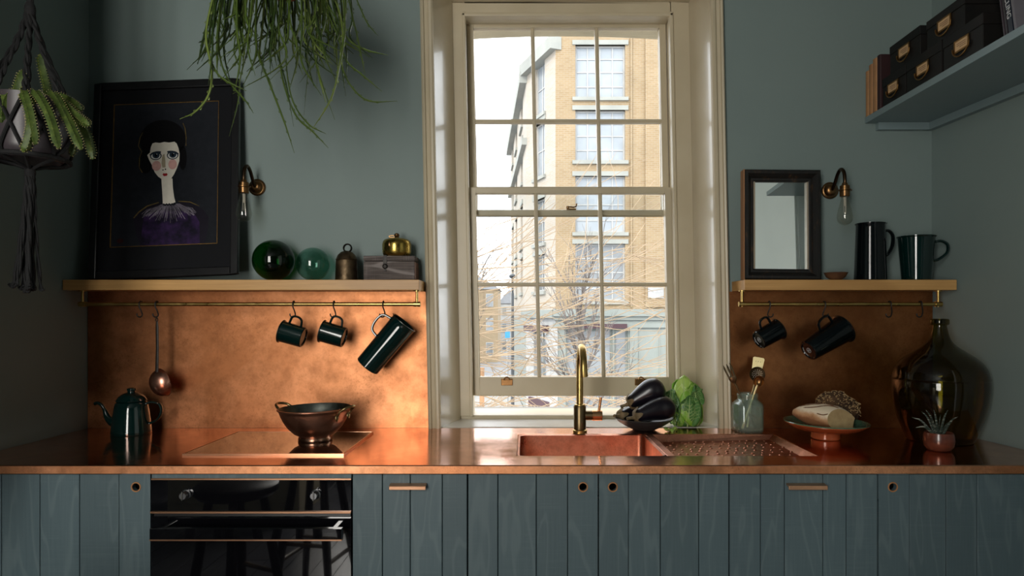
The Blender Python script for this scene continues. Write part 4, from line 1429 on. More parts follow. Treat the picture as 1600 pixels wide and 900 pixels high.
for ex, sg_ in ((164, 1), (273, -1)):
    daub('eye', ell(ex, 292, 38, 27, 24), 7)
    daub('white', ell(ex, 294, 31, 20, 24), 8)
    daub('eye', ell(ex + 2, 288, 23, 21, 22), 9)
    daub('iris', ell(ex + 2, 289, 17, 16, 20), 10)
    daub('hair', ell(ex + 2, 289, 10, 11, 16), 11)
    daub('white', ell(ex + 8, 282, 3, 3, 8), 12)
    stroke('eye', [(ex - 38 * sg_, 288), (ex - 20 * sg_, 274), (ex + 8 * sg_, 268), (ex + 34 * sg_, 270)], 11, 9)
daub('hair', ell(210, 384, 5, 4, 10), 8)
daub('hair', ell(226, 380, 5, 5, 10), 8)
daub('lips', [(206, 412), (215, 404), (222, 408), (230, 404), (240, 412), (234, 422), (215, 424)], 8)
daub('red', ell(-70, 820, 22, 14), 1)
pt.build('painting', [paint[k] for k in names], pic, smooth=False, solid=0)

# ---- mirror
mb_ = Vector((xf(1225, 2.61), -.048, ST + .0005))
mt_ = .118 / .45
mr = thing('small_mirror', 'small mirror in a worn black wooden frame leaning on the shelf', 'mirror', mb_ + Vector((0, 0, .001)), (Matrix.Rotation(R(-.5), 3, 'Z') @ Matrix.Rotation(R(.6), 3, 'Y') @ Matrix.Rotation(-.035, 3, 'X')))
mw, mh, md_ = .306, .443, .034
worn = NT('worn_black_frame')
v = worn.coords((3, 3, 1))
worn.base(worn.ramp(worn.noise(v, 16, 6, .7), [(.55, (.007, .0065, .006)), (.66, (.06, .03, .014)), (.80, (.22, .11, .05))]))
worn.setp(.45)
worn.bump(worn.noise(v, 40, 3), .3)
MATS['worn_black_frame'] = worn.m
fr_ = .046
mp = [(0, 0), (fr_, 0), (fr_, -.020), (fr_ - .006, -.024), (fr_ - .014, -.024), (fr_ - .018, -.030), (fr_ - .030, -.044), (.006, -.044), (0, -.038)]
for side in range(4):
    g = MB()
    Lh = (mh if side % 2 == 0 else mw) / 2
    verts, faces = [], []
    for e in (0, 1):
        for (a, b_) in mp:
            s_ = (-Lh + a) if e == 0 else (Lh - a)
            half = (mw if side % 2 == 0 else mh) / 2
            verts.append((-half + a, b_, s_))
    k = len(mp)
    faces = [(i, (i + 1) % k, k + (i + 1) % k, k + i) for i in range(k)] + [tuple(range(k)), tuple(range(k, 2 * k))]
    g.add(verts, faces, Matrix.Translation((0, 0, mh / 2)) @ Matrix.Rotation(R(-90 * side), 4, 'Y'))
    g.build('frame_rail', worn.m, mr, smooth=False)
MB().box(-mw / 2 + fr_ - .003, -mw / 2 + fr_ + .003, -.026, -.012, fr_, mh - fr_).build('inner_slip', mat('pale_slip', (.36, .3, .22), rough=.4), mr, smooth=False)
MB().box(mw / 2 - fr_ - .004, mw / 2 - fr_ + .002, -.026, -.012, fr_, mh - fr_).build('inner_slip', mat('pale_slip', (.36, .3, .22), rough=.4), mr, smooth=False)
MB().box(-mw / 2 - .0015, -mw / 2 + .004, -.040, .0, .0, mh).build('bare_edge', mat('bare_edge_wood', (.42, .21, .10), (.3, .14, .06), scale=8, stretch=(3, 3, .5), rough=.5), mr, smooth=False, label='bare orange-brown side edge')
MB().box(-mw / 2 + fr_ - .002, mw / 2 - fr_ + .002, -.014, -.010, fr_ - .002, mh - fr_ + .002).build('mirror_glass', mat('silvering', (.80, .86, .84), (.78, .84, .82), rough=.012, metal=1), mr, smooth=False)

# ---- right shelf things
wb = thing('wooden_bowl', 'small brown wooden bowl beside the mirror', 'bowl', (xf(1306, 2.60), -.11, ST))
MB().lathe([(0, 0), (.018, 0), (.022, .003), (.036, .014), (.0445, .030), (.0425, .031), (.034, .017), (.02, .008), (0, .006)], 36).build('bowl', mat('bowl_wood', (.14, .065, .03), (.08, .035, .018), scale=20, rough=.4), wb)


def jug(label, name, x, y, r0, r1, h, enamel, rot, spout):
    t = thing(name, label, 'jug', (x, y, ST), (0, 0, rot))
    n = 56
    prof_ = [(r0 - .004, 0), (r0, .003)] + [(r0 + (r1 - r0) * k, h * k) for k in (.1, .35, .6, .85, .97)] + [(r1 + .0035, h - .002), (r1 + .0035, h + .001), (r1 - .002, h)] + [(r0 + (r1 - r0) * k - .002, h * k) for k in (.9, .5, .05)]
    m = MB()
    k = len(prof_)
    vs, fs = [], []
    for i in range(n):
        a = 2 * math.pi * i / n
        for r, z in prof_:
            f = max(0, (z / h - .72) / .28)
            da = abs((a - math.pi + math.pi) % (2 * math.pi) - math.pi)
            lip = spout * f * f * max(0, 1 - da / .55)
            vs.append(((r + lip) * math.cos(a), (r + lip * .6) * math.sin(a), z + (lip * .35 if z > h * .9 else 0)))
    fs = [(i * k + q, ((i + 1) % n) * k + q, ((i + 1) % n) * k + q + 1, i * k + q + 1) for i in range(n) for q in range(k - 1)]
    fs.append(tuple(i * k for i in reversed(range(n))))
    fs.append(tuple(i * k + k - 1 for i in range(n)))
    m.add(vs, fs)
    m.build('body', enamel, t)
    ra, rb = -(r0 + (r1 - r0) * .88), -(r0 + (r1 - r0) * .40)
    o_ = r1 + .042
    MB().tube(smooth_path([(ra + .002, 0, h * .87), (ra - .022, 0, h * .885), (-o_, 0, h * .80), (-o_ + .002, 0, h * .62), (rb - .018, 0, h * .47), (rb + .002, 0, h * .45)], 6), .0058, 10, flat=1.6, up=(1, 0, 0)).build('handle', enamel, t)
    return t


jug('tall near-black enamel jug with pouring lip beside the bulb', 'enamel_jug', xf(1360, 2.62), -.09, .060, .0525, .226, dark_enamel, R(186), .016)
jug('shorter dark green enamel jug flaring to the top in the corner', 'enamel_jug', xf(1433, 2.61), -.095, .053, .0665, .174, green_enamel, R(164), .0)

# ---- upper shelf on the right wall
US, UB = 2.194, 2.169
UX = 1.392
us = thing('wall_shelf', 'blue-grey painted wall shelf carrying black boxes and books', 'shelf', (1.5, -.6, UB))
ye = -1.25
MB().prism([(UX, ye), (right_x(ye) - .002, ye), (right_x(0) - .002, -.001), (UX, -.001)], UB, US).build('board', shelf_paint, us, world=True, smooth=False, bevel=.0015)
MB().box(UX + .045, right_x(0) - .02, -.022, -.001, UB - .030, UB - .0005).build('batten', shelf_paint, us, world=True, smooth=False)
MB().prism([(right_x(ye) - .026, ye), (right_x(ye) - .002, ye), (right_x(0) - .002, -.001), (right_x(0) - .026, -.001)], UB - .030, UB - .0005).build('batten', shelf_paint, us, world=True, smooth=False)

tan_book = mat('tan_cover', (.44, .23, .10), (.36, .18, .08), scale=18, rough=.6)
red_book = mat('dark_red_cover', (.030, .008, .009), (.024, .007, .008), scale=18, rough=.6)
bky = -.003
for wd, hh, m_, lb in ((.025, .184, tan_book, 'tan book at the shelf end, against the back wall'), (.029, .200, tan_book, 'tan book second from the end of the wall shelf'),
                       (.032, .212, tan_book, 'tallest tan book beside the dark red one'), (.026, .214, red_book, 'dark red book beside the tan ones behind the boxes')):
    t = thing('book', lb, 'book', (UX + .070, bky - wd / 2, US), group='books at the end of the wall shelf')
    hw_ = wd / 2
    cv = MB().box(-.066, .066, hw_ - .002, hw_, 0, hh).box(-.066, .066, -hw_, -hw_ + .002, 0, hh)
    cv.tube([(-.066, 0, 0), (-.066, 0, hh)], hw_, 16, flat=.35, up=(0, 1, 0))
    cv.build('cover', m_, t, smooth=True)
    MB().box(-.064, .063, -hw_ + .002, hw_ - .002, .003, hh - .003).build('pages', mat('paper', (.55, .47, .34), rough=.8), t, smooth=False)
    bky -= wd + .001
box_black = mat('box_card', (.006, .006, .0055), (.010, .008, .007), scale=9, rough=.55, bump=.15, spec=.3)
card = mat('label_card', (.62, .40, .21), (.56, .35, .18), scale=30, rough=.7)
ink = mat('ink', (.12, .07, .04), rough=.8)


def arch_box(label, y0, y1, z0, h, x0, depth):
    t = thing('storage_box', label, 'box', (x0 + depth / 2, (y0 + y1) / 2, z0), group='black card storage boxes')
    hw = (y1 - y0) / 2
    d2 = depth / 2
    MB().box(-d2, d2, -hw, hw, 0, h * .70).build('body', box_black, t, smooth=False, bevel=.002)
    MB().box(-d2 - .002, d2, -hw - .002, hw + .002, h * .70, h).build('lid', box_black, t, smooth=False, bevel=.002)
    cz, cw, ch = h * .50, .030, .015
    hd = MB()
    hd.box(-d2 - .005, -d2 - .002, -cw - .006, cw + .006, cz - ch - .006, cz - ch)
    hd.box(-d2 - .005, -d2 - .002, -cw - .006, cw + .006, cz + ch, cz + ch + .005)
    hd.box(-d2 - .005, -d2 - .002, -cw - .006, -cw, cz - ch, cz + ch)
    hd.box(-d2 - .005, -d2 - .002, cw, cw + .006, cz - ch, cz + ch)
    hd.tube([(-d2 - .007, -(cw + .010) * math.cos(R(a)), cz - .004 - (ch + .018) * math.sin(R(a))) for a in range(0, 181, 12)], .0028, 8)
    hd.build('label_holder', mat('holder_brass', (.36, .19, .06), (.22, .12, .045), scale=40, rough=.35, metal=1), t, smooth=False)
    co = MB().box(-d2 - .0042, -d2 - .002, -cw, cw, cz - ch, cz + ch).build('label_card', card, t, smooth=False)
    tx = MB()
    for q in (.4, 0, -.4):
        tx.box(-d2 - .0046, -d2 - .0041, -cw * .7, cw * (.7 if q >= 0 else .3), cz + q * ch - .0008, cz + q * ch + .0008)
    tx.build('faint_writing', ink, t, smooth=False, kind='stuff')
    return t


arch_box('smallest black label box at the wall end, lower row', -.276, -.122, US, .112, 1.400, .235)
arch_box('black label box in the middle of the lower row', -.487, -.286, US, .113, 1.400, .245)
arch_box('black label box in the lower row nearest the magazines', -.690, -.500, US, .113, 1.400, .255)
arch_box('black label box stacked on top at the wall end', -.365, -.172, US + .1135, .105, 1.402, .235)
arch_box('black label box stacked on top nearest the magazines', -.602, -.405, US + .1135, .098, 1.402, .25)
mag_y = -.770
for k, (th_, hh, col, lb) in enumerate(((.006, .285, (.05, .035, .045), 'thin dark magazine leaning against the black boxes'), (.008, .29, (.035, .03, .035), 'dark purple magazine beside the cycling one'),
                                        (.018, .30, (.008, .014, .026), 'dark blue magazine with white lettering CYCLING on its spine'), (.010, .30, (.16, .15, .17), 'grey magazine standing behind the cycling one'))):
    t = thing('magazine', lb, 'magazine', (UX + .014, mag_y - th_, US + .001), (R(-9), 0, 0), group='magazines on the wall shelf')
    MB().box(0, .20, 0, th_, 0, hh).build('cover', mat('magazine_cover_' + 'abcd'[k], col, rough=.3), t, smooth=False, bevel=.0008)
    MB().box(.002, .199, .001, th_ - .001, .001, hh + .0006).build('pages', mat('paper', (.55, .47, .34), rough=.8), t, smooth=False)
    if k == 2:
        cu = bpy.data.curves.new('spine_text', 'FONT')
        cu.body = 'CYCLING'
        cu.size = .0235
        cu.extrude = .0002
        cu.align_x = 'LEFT'
        tmp = bpy.data.objects.new('lettering_source', cu)
        me = bpy.data.meshes.new_from_object(tmp)
        bpy.data.objects.remove(tmp)
        me.materials.clear()
        me.materials.append(mat('white_ink', (.75, .75, .75), rough=.6))
        ob = bpy.data.objects.new('spine_lettering', me)
        COL.objects.link(ob)
        ob.parent = t
        # reads downwards on the spine that faces -x
        ob.matrix_local = Matrix.Translation((-.0008, .0165, .150)) @ Matrix(((0, 0, -1, 0), (0, -1, 0, 0), (-1, 0, 0, 0), (0, 0, 0, 1)))
    mag_y -= th_ + .0035

# ================================================================== THINGS ON THE WORKTOP
# ---- teapot
te = thing('enamel_teapot', 'dark green enamel teapot with swan spout under the ladle', 'teapot', (xf(205.5, 2.57), 2.57 - D0, CT), (0, 0, R(4)))
MB().lathe([(0, .003), (.066, .003), (.070, 0), (.0715, .004), (.0705, .012), (.067, .05), (.061, .095), (.0565, .118), (.052, .124), (.048, .126), (0, .126)], 52).build('body', green_enamel, te)
MB().lathe([(0, .127), (.0535, .127), (.0545, .130), (.052, .134), (.044, .146), (.030, .156), (.020, .160), (.014, .161), (.0135, .165), (.0165, .171), (.015, .176), (.006, .179), (0, .179)], 44).build('lid', green_enamel, te)
MB().tube(smooth_path([(-.050, 0, .040), (-.072, 0, .046), (-.090, 0, .066), (-.100, 0, .092), (-.112, 0, .112), (-.126, 0, .120), (-.138, 0, .117)], 6),
          [.021 - .0145 * min(1, i / 20) for i in range(37)], 16).build('spout', green_enamel, te)
MB().tube(smooth_path([(.050, 0, .114), (.075, 0, .122), (.104, 0, .114), (.113, 0, .090), (.104, 0, .062), (.086, 0, .046), (.064, 0, .038)], 6), .0048, 10, flat=1.7, up=(1, 0, 0)).build('handle', green_enamel, te)

# ---- colander
co = thing('copper_colander', 'two-handled copper colander standing on the black hob', 'colander', (xf(493, 2.40), 2.40 - D0, CT + .0075), (R(.6), R(-.8), R(-20)))
outer = [(.0, .004), (.057, .004), (.0595, .0), (.0605, .002), (.0600, .010), (.0560, .016)]
bowl_o = [(.056, .016), (.074, .026), (.096, .048), (.112, .074), (.1225, .100), (.126, .111), (.131, .113), (.1315, .117), (.127, .118)]
MB().lathe(outer + [(.045, .016), (0, .016)], 56).build('foot_ring', pot_copper, co)
hm = MB().lathe(bowl_o, 64)
hm.build('bowl', mat('hammered_copper', (.62, .34, .235), (.40, .205, .135), scale=9, rough=.30, rough2=.42, metal=1, bump=.3, bscale=24, bdist=.006), co, angle=60)
MB().lathe([(.127, .118), (.1235, .112), (.119, .098), (.108, .073), (.092, .048), (.070, .028), (.05, .020), (0, .018)], 64).build('tinned_lining', mat('old_tin', (.20, .21, .19), (.08, .085, .075), scale=16, rough=.3, rough2=.5, metal=1), co, label='dull grey-green tinned inside')
for s_ in (-1, 1):
    h = MB()
    h.tube(smooth_path([(s_ * .122, -.034, .096), (s_ * .134, -.034, .112), (s_ * .152, -.026, .124), (s_ * .164, 0, .128), (s_ * .152, .026, .124), (s_ * .134, .034, .112), (s_ * .122, .034, .096)], 5), .0048, 10)
    h.sphere((s_ * .1195, -.034, .088), (.005, .009, .013), 12, 8)
    h.sphere((s_ * .1195, .034, .088), (.005, .009, .013), 12, 8)
    h.build('handle', mat('handle_brass', (.34, .27, .13), (.2, .15, .07), scale=30, rough=.3, metal=1), co)

# ---- bowl with aubergines
bc = P(1006, 670, 2.655)
dish = thing('shallow_bowl', 'shallow black bowl holding aubergines by the tap', 'bowl', (bc.x, bc.y, CT + .002))
MB().lathe([(0, 0), (.045, 0), (.050, .003), (.080, .018), (.104, .034), (.117, .046), (.1155, .048), (.101, .038), (.078, .023), (.048, .009), (0, .007)], 56).build('bowl', bowl_black, dish)


def aubergine(label, tail, tip, r, bend=.01):
    a, b_ = Vector(tail), Vector(tip)
    ax = (b_ - a)
    L = ax.length
    t = thing('aubergine', label, 'aubergine', a, basis(ax, (0, 0, 1)), group='aubergines in the black bowl')
    pr = [(.0, .0), (.42, .0), (.50, .05), (.60, .16), (.74, .32), (.90, .50), (1.0, .66), (.97, .80), (.80, .91), (.52, .975), (.2, .998), (0, 1.0)]
    pts = smooth_path([(q[0] * r, 0, q[1] * L) for q in pr[1:]], 4)
    m = MB().lathe([(0, 0)] + [(max(p.x, 0), p.z) for p in pts[:-1]] + [(0, L)], 36)
    m.map(lambda p: (p[0] + bend * math.sin(math.pi * p[2] / L), p[1], p[2]))
    m.build('body', aubergine_skin, t, angle=60)
    c = MB()
    n = 30
    vs = []
    for k, (rr, zz) in enumerate(((.14, -.022), (.24, -.014), (.37, -.004), (.50, .05), (.62, .135))):
        for i in range(n):
            an = 2 * math.pi * i / n
            saw = (.5 + .5 * math.cos(an * 5)) if k == 4 else ((.5 + .5 * math.cos(an * 5)) * .4 if k == 3 else 1)
            z = zz * (saw if k >= 3 else 1) * L + .0
            base_r = rr if k < 3 else (.47 + (rr - .47) * saw * 1.0)
            lift = .0025 + (.004 * saw if k == 4 else 0)
            vs.append(((base_r * r + lift) * math.cos(an) + bend * math.sin(math.pi * max(z, 0) / L), (base_r * r + lift) * math.sin(an), z))
    fs = [(k * n + i, k * n + (i + 1) % n, (k + 1) * n + (i + 1) % n, (k + 1) * n + i) for k in range(4) for i in range(n)]
    c.add(vs, fs)
    c.tube([(0, 0, -.016 * L), (.001, 0, -.014), (.004, .002, -.034)], [.010, .0062, .0068], 10)
    c.build('calyx', calyx_mat, t, angle=60, label='brown stem cap')
    return t


aubergine('aubergine on top of the other two, stem towards the tap', P(982, 631, 2.665), P(1037, 603, 2.675), .0490, .006)
aubergine('aubergine lying in the bowl in front, beside the cabbage', P(992, 652, 2.585), P(1053, 634, 2.630), .0470, .006)
aubergine('aubergine at the back of the bowl, stem overhanging towards the tap', P(968, 650, 2.66), P(1010, 644, 2.775), .0410, .004)

# ---- pointed cabbage
cab = thing('cabbage', 'pointed green cabbage leaning in the window corner', 'cabbage', (xf(1073, 2.745), 2.745 - D0, CT + .002), (0, 0, 0))


def leaf_mat(name, a, b_, vein):
    t = NT(name)
    v = t.coords((1, 1, .45))
    vn = t.n('ShaderNodeTexVoronoi', feature='DISTANCE_TO_EDGE')
    vn.inputs['Scale'].default_value = 34
    t.l(v, vn.inputs['Vector'])
    nz = t.noise(v, 9, 4)
    col = t.mix(t.ramp(nz, [(.35, 0.0), (.65, 1.0)]), a, b_)
    col = t.mix(t.ramp(vn.outputs['Distance'], [(.0, .65), (.055, 0.0)]), col, vein)
    t.base(col)
    t.setp(.42, 0, .4)
    t.bump(vn.outputs['Distance'], .35, .004)
    t.b.inputs['Subsurface Weight'].default_value = .12
    t.b.inputs['Subsurface Radius'].default_value = (.01, .015, .004)
    MATS[name] = t.m
    return t.m


leaf_a = leaf_mat('cabbage_leaf', (.26, .50, .06), (.17, .38, .04), (.50, .62, .24))
leaf_b = leaf_mat('cabbage_outer_leaf', (.075, .21, .045), (.05, .15, .035), (.26, .38, .16))
cab_rib = mat('cabbage_rib', (.42, .55, .22), (.32, .46, .15), scale=30, rough=.5)
leaf_c = leaf_mat('cabbage_heart', (.42, .60, .13), (.33, .52, .09), (.66, .75, .38))
CH = .228


def egg(u):      # radius of the head at height fraction u
    return .070 * (max(0, math.sin(math.pi * min(1, (u * .93 + .055)) ** .80)) ** .56) * (1 - .36 * u)


prc = [(0, 0)] + [(egg(k / 16), CH * .93 * k / 16) for k in range(1, 16)] + [(0, CH * .93)]
hc = MB().lathe(prc, 28)
hc.map(lambda p: (p[0] - .012 * p[2] / CH, p[1], p[2]))
hc.build('heart', leaf_c, cab, angle=70)


def cab_leaf(a0, wid, z0, z1, off, curl, m, seed, tipa=0):
    r_ = random.Random(seed)
    nu, nv = 16, 18
    vs = []
    for j in range(nv + 1):
        v = j / nv
        u = z0 + (z1 - z0) * v
        for i in range(nu + 1):
            s_ = -1 + 2 * i / nu
            edge = abs(s_)
            shape = (math.sin(math.pi * (.12 + .80 * v)) ** .55)
            an = R(a0 + tipa * v) + R(wid) * s_ * shape
            hh = u - .08 * edge ** 2 * v
            rr = egg(min(max(hh, .02), .97)) + off + curl * (edge ** 4) + curl * 1.4 * max(0, v - .8) / .2 * .6
            rr += .0022 * math.sin(9 * s_ + seed) * edge + .0022 * noise.noise(Vector((s_ * 3, v * 4, seed))) - .002 * math.exp(-(s_ / .07) ** 2)
            zz = CH * .95 * hh + .003 * math.sin(17 * s_ + 3 * seed) * edge ** 3
            vs.append((rr * math.cos(an) - .012 * hh, rr * math.sin(an), max(zz, .001)))
    fs = [(j * (nu + 1) + i, j * (nu + 1) + i + 1, (j + 1) * (nu + 1) + i + 1, (j + 1) * (nu + 1) + i) for j in range(nv) for i in range(nu)]
    lo_ = MB().add(vs, fs).build('leaf', m, cab, angle=80, solid=.0014)
    W_ = nu + 1
    rb = MB()
    out_ = lambda p, e=.0012: Vector((p[0] + e * p[0] / max(.01, math.hypot(p[0], p[1])), p[1] + e * p[1] / max(.01, math.hypot(p[0], p[1])), p[2]))
    mid = [out_(vs[j * W_ + nu // 2]) for j in range(nv)]
    rb.tube(mid, [.0036 * (1 - .8 * j / nv) for j in range(nv)], 6)
    for j in range(2, nv - 4, 2):
        for sg in (-1, 1):
            pts = [out_(vs[min(nv, j + k // 2 + k // 4) * W_ + nu // 2 + sg * k], .0006) for k in range(0, nu // 2, 1)]
            rb.tube(pts, [.0013 * (1 - .75 * k / len(pts)) for k in range(len(pts))], 5)
    rb.build('rib', cab_rib, lo_, angle=80)


cab_leaf(-118, 100, .03, .95, .004, .004, leaf_c, 1, 12)
cab_leaf(-40, 84, .02, .84, .007, .008, leaf_a, 2, -10)
cab_leaf(40, 80, .02, .86, .005, .006, leaf_a, 3)
cab_leaf(130, 80, .02, .88, .005, .006, leaf_a, 4)
cab_leaf(-172, 46, .02, .72, .009, .014, leaf_b, 5, 16)
cab_leaf(-100, 40, .02, .62, .010, .010, leaf_b, 6, 14)
cab_leaf(-62, 30, .45, .80, .011, .016, leaf_b, 7, 8)
cab_leaf(-150, 40, .01, .36, .012, .008, leaf_a, 8)
cs = thing('cabbage_scrap', 'torn scrap of cabbage leaf lying beside the black bowl', 'leaf scrap', (xf(1048, 2.615), 2.615 - D0, CT + .001))
vs, fs = [], []
for j in range(9):
    for i in range(9):
        x_, y_ = (i - 4) / 4 * .028, (j - 4) / 4 * .02
        vs.append((x_ * (1 - .3 * abs(j - 4) / 4), y_, .006 + .007 * math.sin(i * 1.1) * math.cos(j * .9) + .006 * ((i - 4) / 4) ** 2))
fs = [(j * 9 + i, j * 9 + i + 1, (j + 1) * 9 + i + 1, (j + 1) * 9 + i) for j in range(8) for i in range(8)]
MB().add(vs, fs).build('leaf_piece', leaf_c, cs, angle=80, solid=.001)

# ---- glass jar and utensils
jx, jy = xf(1168, 2.615), 2.615 - D0
ja = thing('glass_jar', 'pale aqua glass jar of kitchen utensils beside the window casing', 'jar', (jx, jy, CT), (0, 0, R(8)))


def sq_ring(r, z, p, n=48):
    out = []
    for i in range(n):
        a = 2 * math.pi * i / n
        c_, s_ = math.cos(a), math.sin(a)
        k = r / (abs(c_) ** p + abs(s_) ** p) ** (1 / p)
        out.append((c_ * k, s_ * k, z))
    return out


def loft(rings, m, cap0=True, cap1=True):
    n = len(rings[0])
    vs = [p for r_ in rings for p in r_]
    fs = [(k * n + i, k * n + (i + 1) % n, (k + 1) * n + (i + 1) % n, (k + 1) * n + i) for k in range(len(rings) - 1) for i in range(n)]
    if cap0:
        fs.append(tuple(reversed(range(n))))
    if cap1:
        fs.append(tuple(range((len(rings) - 1) * n, len(rings) * n)))
    return m.add(vs, fs)


jr = [sq_ring(.047, 0, 3.6), sq_ring(.0515, .004, 4), sq_ring(.0525, .02, 4), sq_ring(.0525, .105, 4), sq_ring(.051, .112, 3.6), sq_ring(.043, .124, 2.6), sq_ring(.0385, .129, 2),
      sq_ring(.0385, .136, 2), sq_ring(.0405, .139, 2), sq_ring(.0415, .145, 2), sq_ring(.0405, .151, 2), sq_ring(.037, .153, 2), sq_ring(.0345, .150, 2), sq_ring(.0345, .130, 2),
      sq_ring(.040, .122, 2.6), sq_ring(.0475, .108, 3.6), sq_ring(.049, .10, 4), sq_ring(.049, .012, 4), sq_ring(.042, .006, 3)]
loft(jr, MB()).build('jar', jar_glass, ja, angle=55)


def utensil(name, label, cat, p0, p1):
    a, b_ = Vector(p0), Vector(p1)
    return thing(name, label, cat, a, basis(b_ - a, (1, -.25, 0))), (b_ - a).length


def jp(px, py, dy=0):
    q = P(px, py, 2.615 + dy)
    return q


# fork, tines up by the casing
u, L = utensil('serving_fork', 'three-pronged metal fork standing in the glass jar', 'fork', (jx + .028, jy - .010, CT + .014), jp(1136, 572, -.02))
MB().tube([(0, 0, 0), (0, 0, L * .35), (0, 0, L * .74)], [.0042, .0036, .0042], 10, flat=.6).build('handle', dark_brass, u)
ty = MB()
ty.tube(smooth_path([(0, 0, L * .72), (0, -.002, L * .77), (0, -.003, L * .83)], 4), [.004, .006, .008, .010, .0125, .014, .015, .015, .0145], 10, flat=.28, up=(1, 0, 0))
for q in (-1, 0, 1):
    ty.tube(smooth_path([(q * .0105, -.003, L * .82), (q * .0125, -.001, L * .89), (q * .0135, .004, L * .96), (q * .0125, .010, L * 1.02)], 4), [.0034] * 10 + [.0026, .0018, .0012], 8)
ty.build('tines', mat('fork_metal', (.30, .22, .13), (.18, .13, .07), scale=20, rough=.35, metal=1), u)
# ladle-like spoon nearest
u, L = utensil('serving_spoon', 'round brass spoon standing foremost in the glass jar', 'spoon', (jx - .024, jy - .010, CT + .014), jp(1186, 594, -.045))
MB().tube([(0, 0, 0), (0, 0, L * .45), (0, 0, L * .90)], [.0055, .0042, .0042], 10, flat=.7).build('handle', pale_brass, u)
MB().lathe([(0, -.010), (.010, -.009), (.0165, -.005), (.0200, .002), (.0205, .004), (.019, .004), (.015, -.003), (.008, -.007), (0, -.0075)], 28, Matrix.Translation((0, 0, L * .985)) @ Matrix.Rotation(R(100), 4, 'X') @ Matrix.Diagonal((1, 1.15, 1.35, 1))).build('spoon_bowl', aged_brass, u)
# skimmer with pierced disc
u, L = utensil('skimmer', 'dark pierced skimmer disc standing behind the spoon in the jar', 'skimmer', (jx - .015, jy + .016, CT + .014), jp(1183, 585, .02))
MB().tube([(0, 0, 0), (0, 0, L * .9)], .0040, 10, flat=.6).build('handle', dark_brass, u)
dk_ = Matrix.Translation((0, -.004, L)) @ Matrix.Rotation(R(88), 4, 'X')
MB().lathe([(0, -.004), (.018, -.003), (.0285, .001), (.030, .0035), (.0275, .0025), (.0175, -.0015), (0, -.0025)], 36, dk_).build('disc', mat('skimmer_dark', (.06, .04, .02), (.03, .02, .012), scale=30, rough=.42, metal=1), u)
hl = MB()
for rr, nn in ((.006, 6), (.012, 10), (.018, 14)):
    for q in range(nn):
        a = 2 * math.pi * q / nn
        hl.lathe([(0, .0042), (.0014, .0040), (.0014, -.0005), (0, -.0005)], 8, dk_ @ Matrix.Translation((rr * math.cos(a), rr * math.sin(a), 0)))
hl.build('pierced_dots', mat('light_dots', (.55, .48, .40), rough=.5), u, kind='stuff')
# flat server
u, L = utensil('flat_server', 'pale brass flat-bladed server standing at the back of the jar', 'server', (jx + .006, jy + .022, CT + .014), jp(1184.5, 567, .045))
MB().tube([(0, 0, 0), (0, 0, L * .86)], .0038, 10, flat=.6).build('handle', pale_brass, u)
bl_ = MB().prism([(-.0185, -.034), (.0185, -.034), (.0225, .020), (.018, .025), (-.018, .025), (-.0225, .020)], -.001, .001, Matrix.Translation((0, 0, L * .99)) @ Matrix.Rotation(R(90), 4, 'X'))
bl_.build('blade', pale_brass, u, smooth=False)
hh = MB()
for q in (-.009, 0, .009):
    hh.lathe([(0, -.0016), (.0014, -.0016), (.0014, .0016), (0, .0016)], 8, Matrix.Translation((q, 0, L * .99 + .008)) @ Matrix.Rotation(R(90), 4, 'X'))
hh.build('blade_holes', dark_void, u, kind='stuff')

# ---- footed plate and loaves
fpx, fpy = xf(1290, 2.46), 2.46 - D0
fp = thing('footed_plate', 'red earthenware footed plate with green glazed rim under the bread', 'plate', (fpx, fpy, CT + .0012), (R(.5), R(.8), 0))
MB().lathe([(0, .002), (.044, .002), (.049, 0), (.052, .004), (.051, .020), (.053, .026), (.080, .029), (.112, .037), (.136, .050), (.1465, .058), (.1465, .060)], 60).build('foot_and_underside', terracotta_gloss, fp)
MB().lathe([(.1465, .060), (.1490, .0622), (.1480, .0645), (.143, .0645), (.130, .055), (.108, .043), (.080, .037), (0, .035)], 60).build('glazed_top', green_glaze, fp)


def crust_mat():
    t = NT('floured_crust')
    v = t.coords((1, 1, 1))
    nz = t.noise(v, 11, 5, .65)
    tc_ = t.n('ShaderNodeTexCoord')
    sep = t.n('ShaderNodeSeparateXYZ')
    t.l(tc_.outputs['Object'], sep.inputs[0])
    top_ = t.ramp(t.mix(.55, nz, t.ramp(sep.outputs[2], [(.0, 0.0), (.075, 1.0)])), [(.40, (.24, .095, .035)), (.52, (.50, .28, .14)), (.62, (.74, .62, .46))])
    t.base(top_)
    t.setp(.85)
    t.bump(nz, .5, .004)
    MATS['floured_crust'] = t.m
    return t.m


crust = crust_mat()
crumb = mat('bread_crumb', (.50, .36, .18), (.42, .29, .14), scale=45, rough=.95, bump=.6, bscale=120)
score_m = mat('score_dark', (.20, .10, .05), (.13, .06, .03), scale=30, rough=.9)
lo = thing('cut_loaf', 'flour-dusted cut loaf at the front of the footed plate', 'loaf', (fpx - .022, fpy - .045, CT + .047), (R(-2), R(9), R(-16)), group='loaves on the plate')
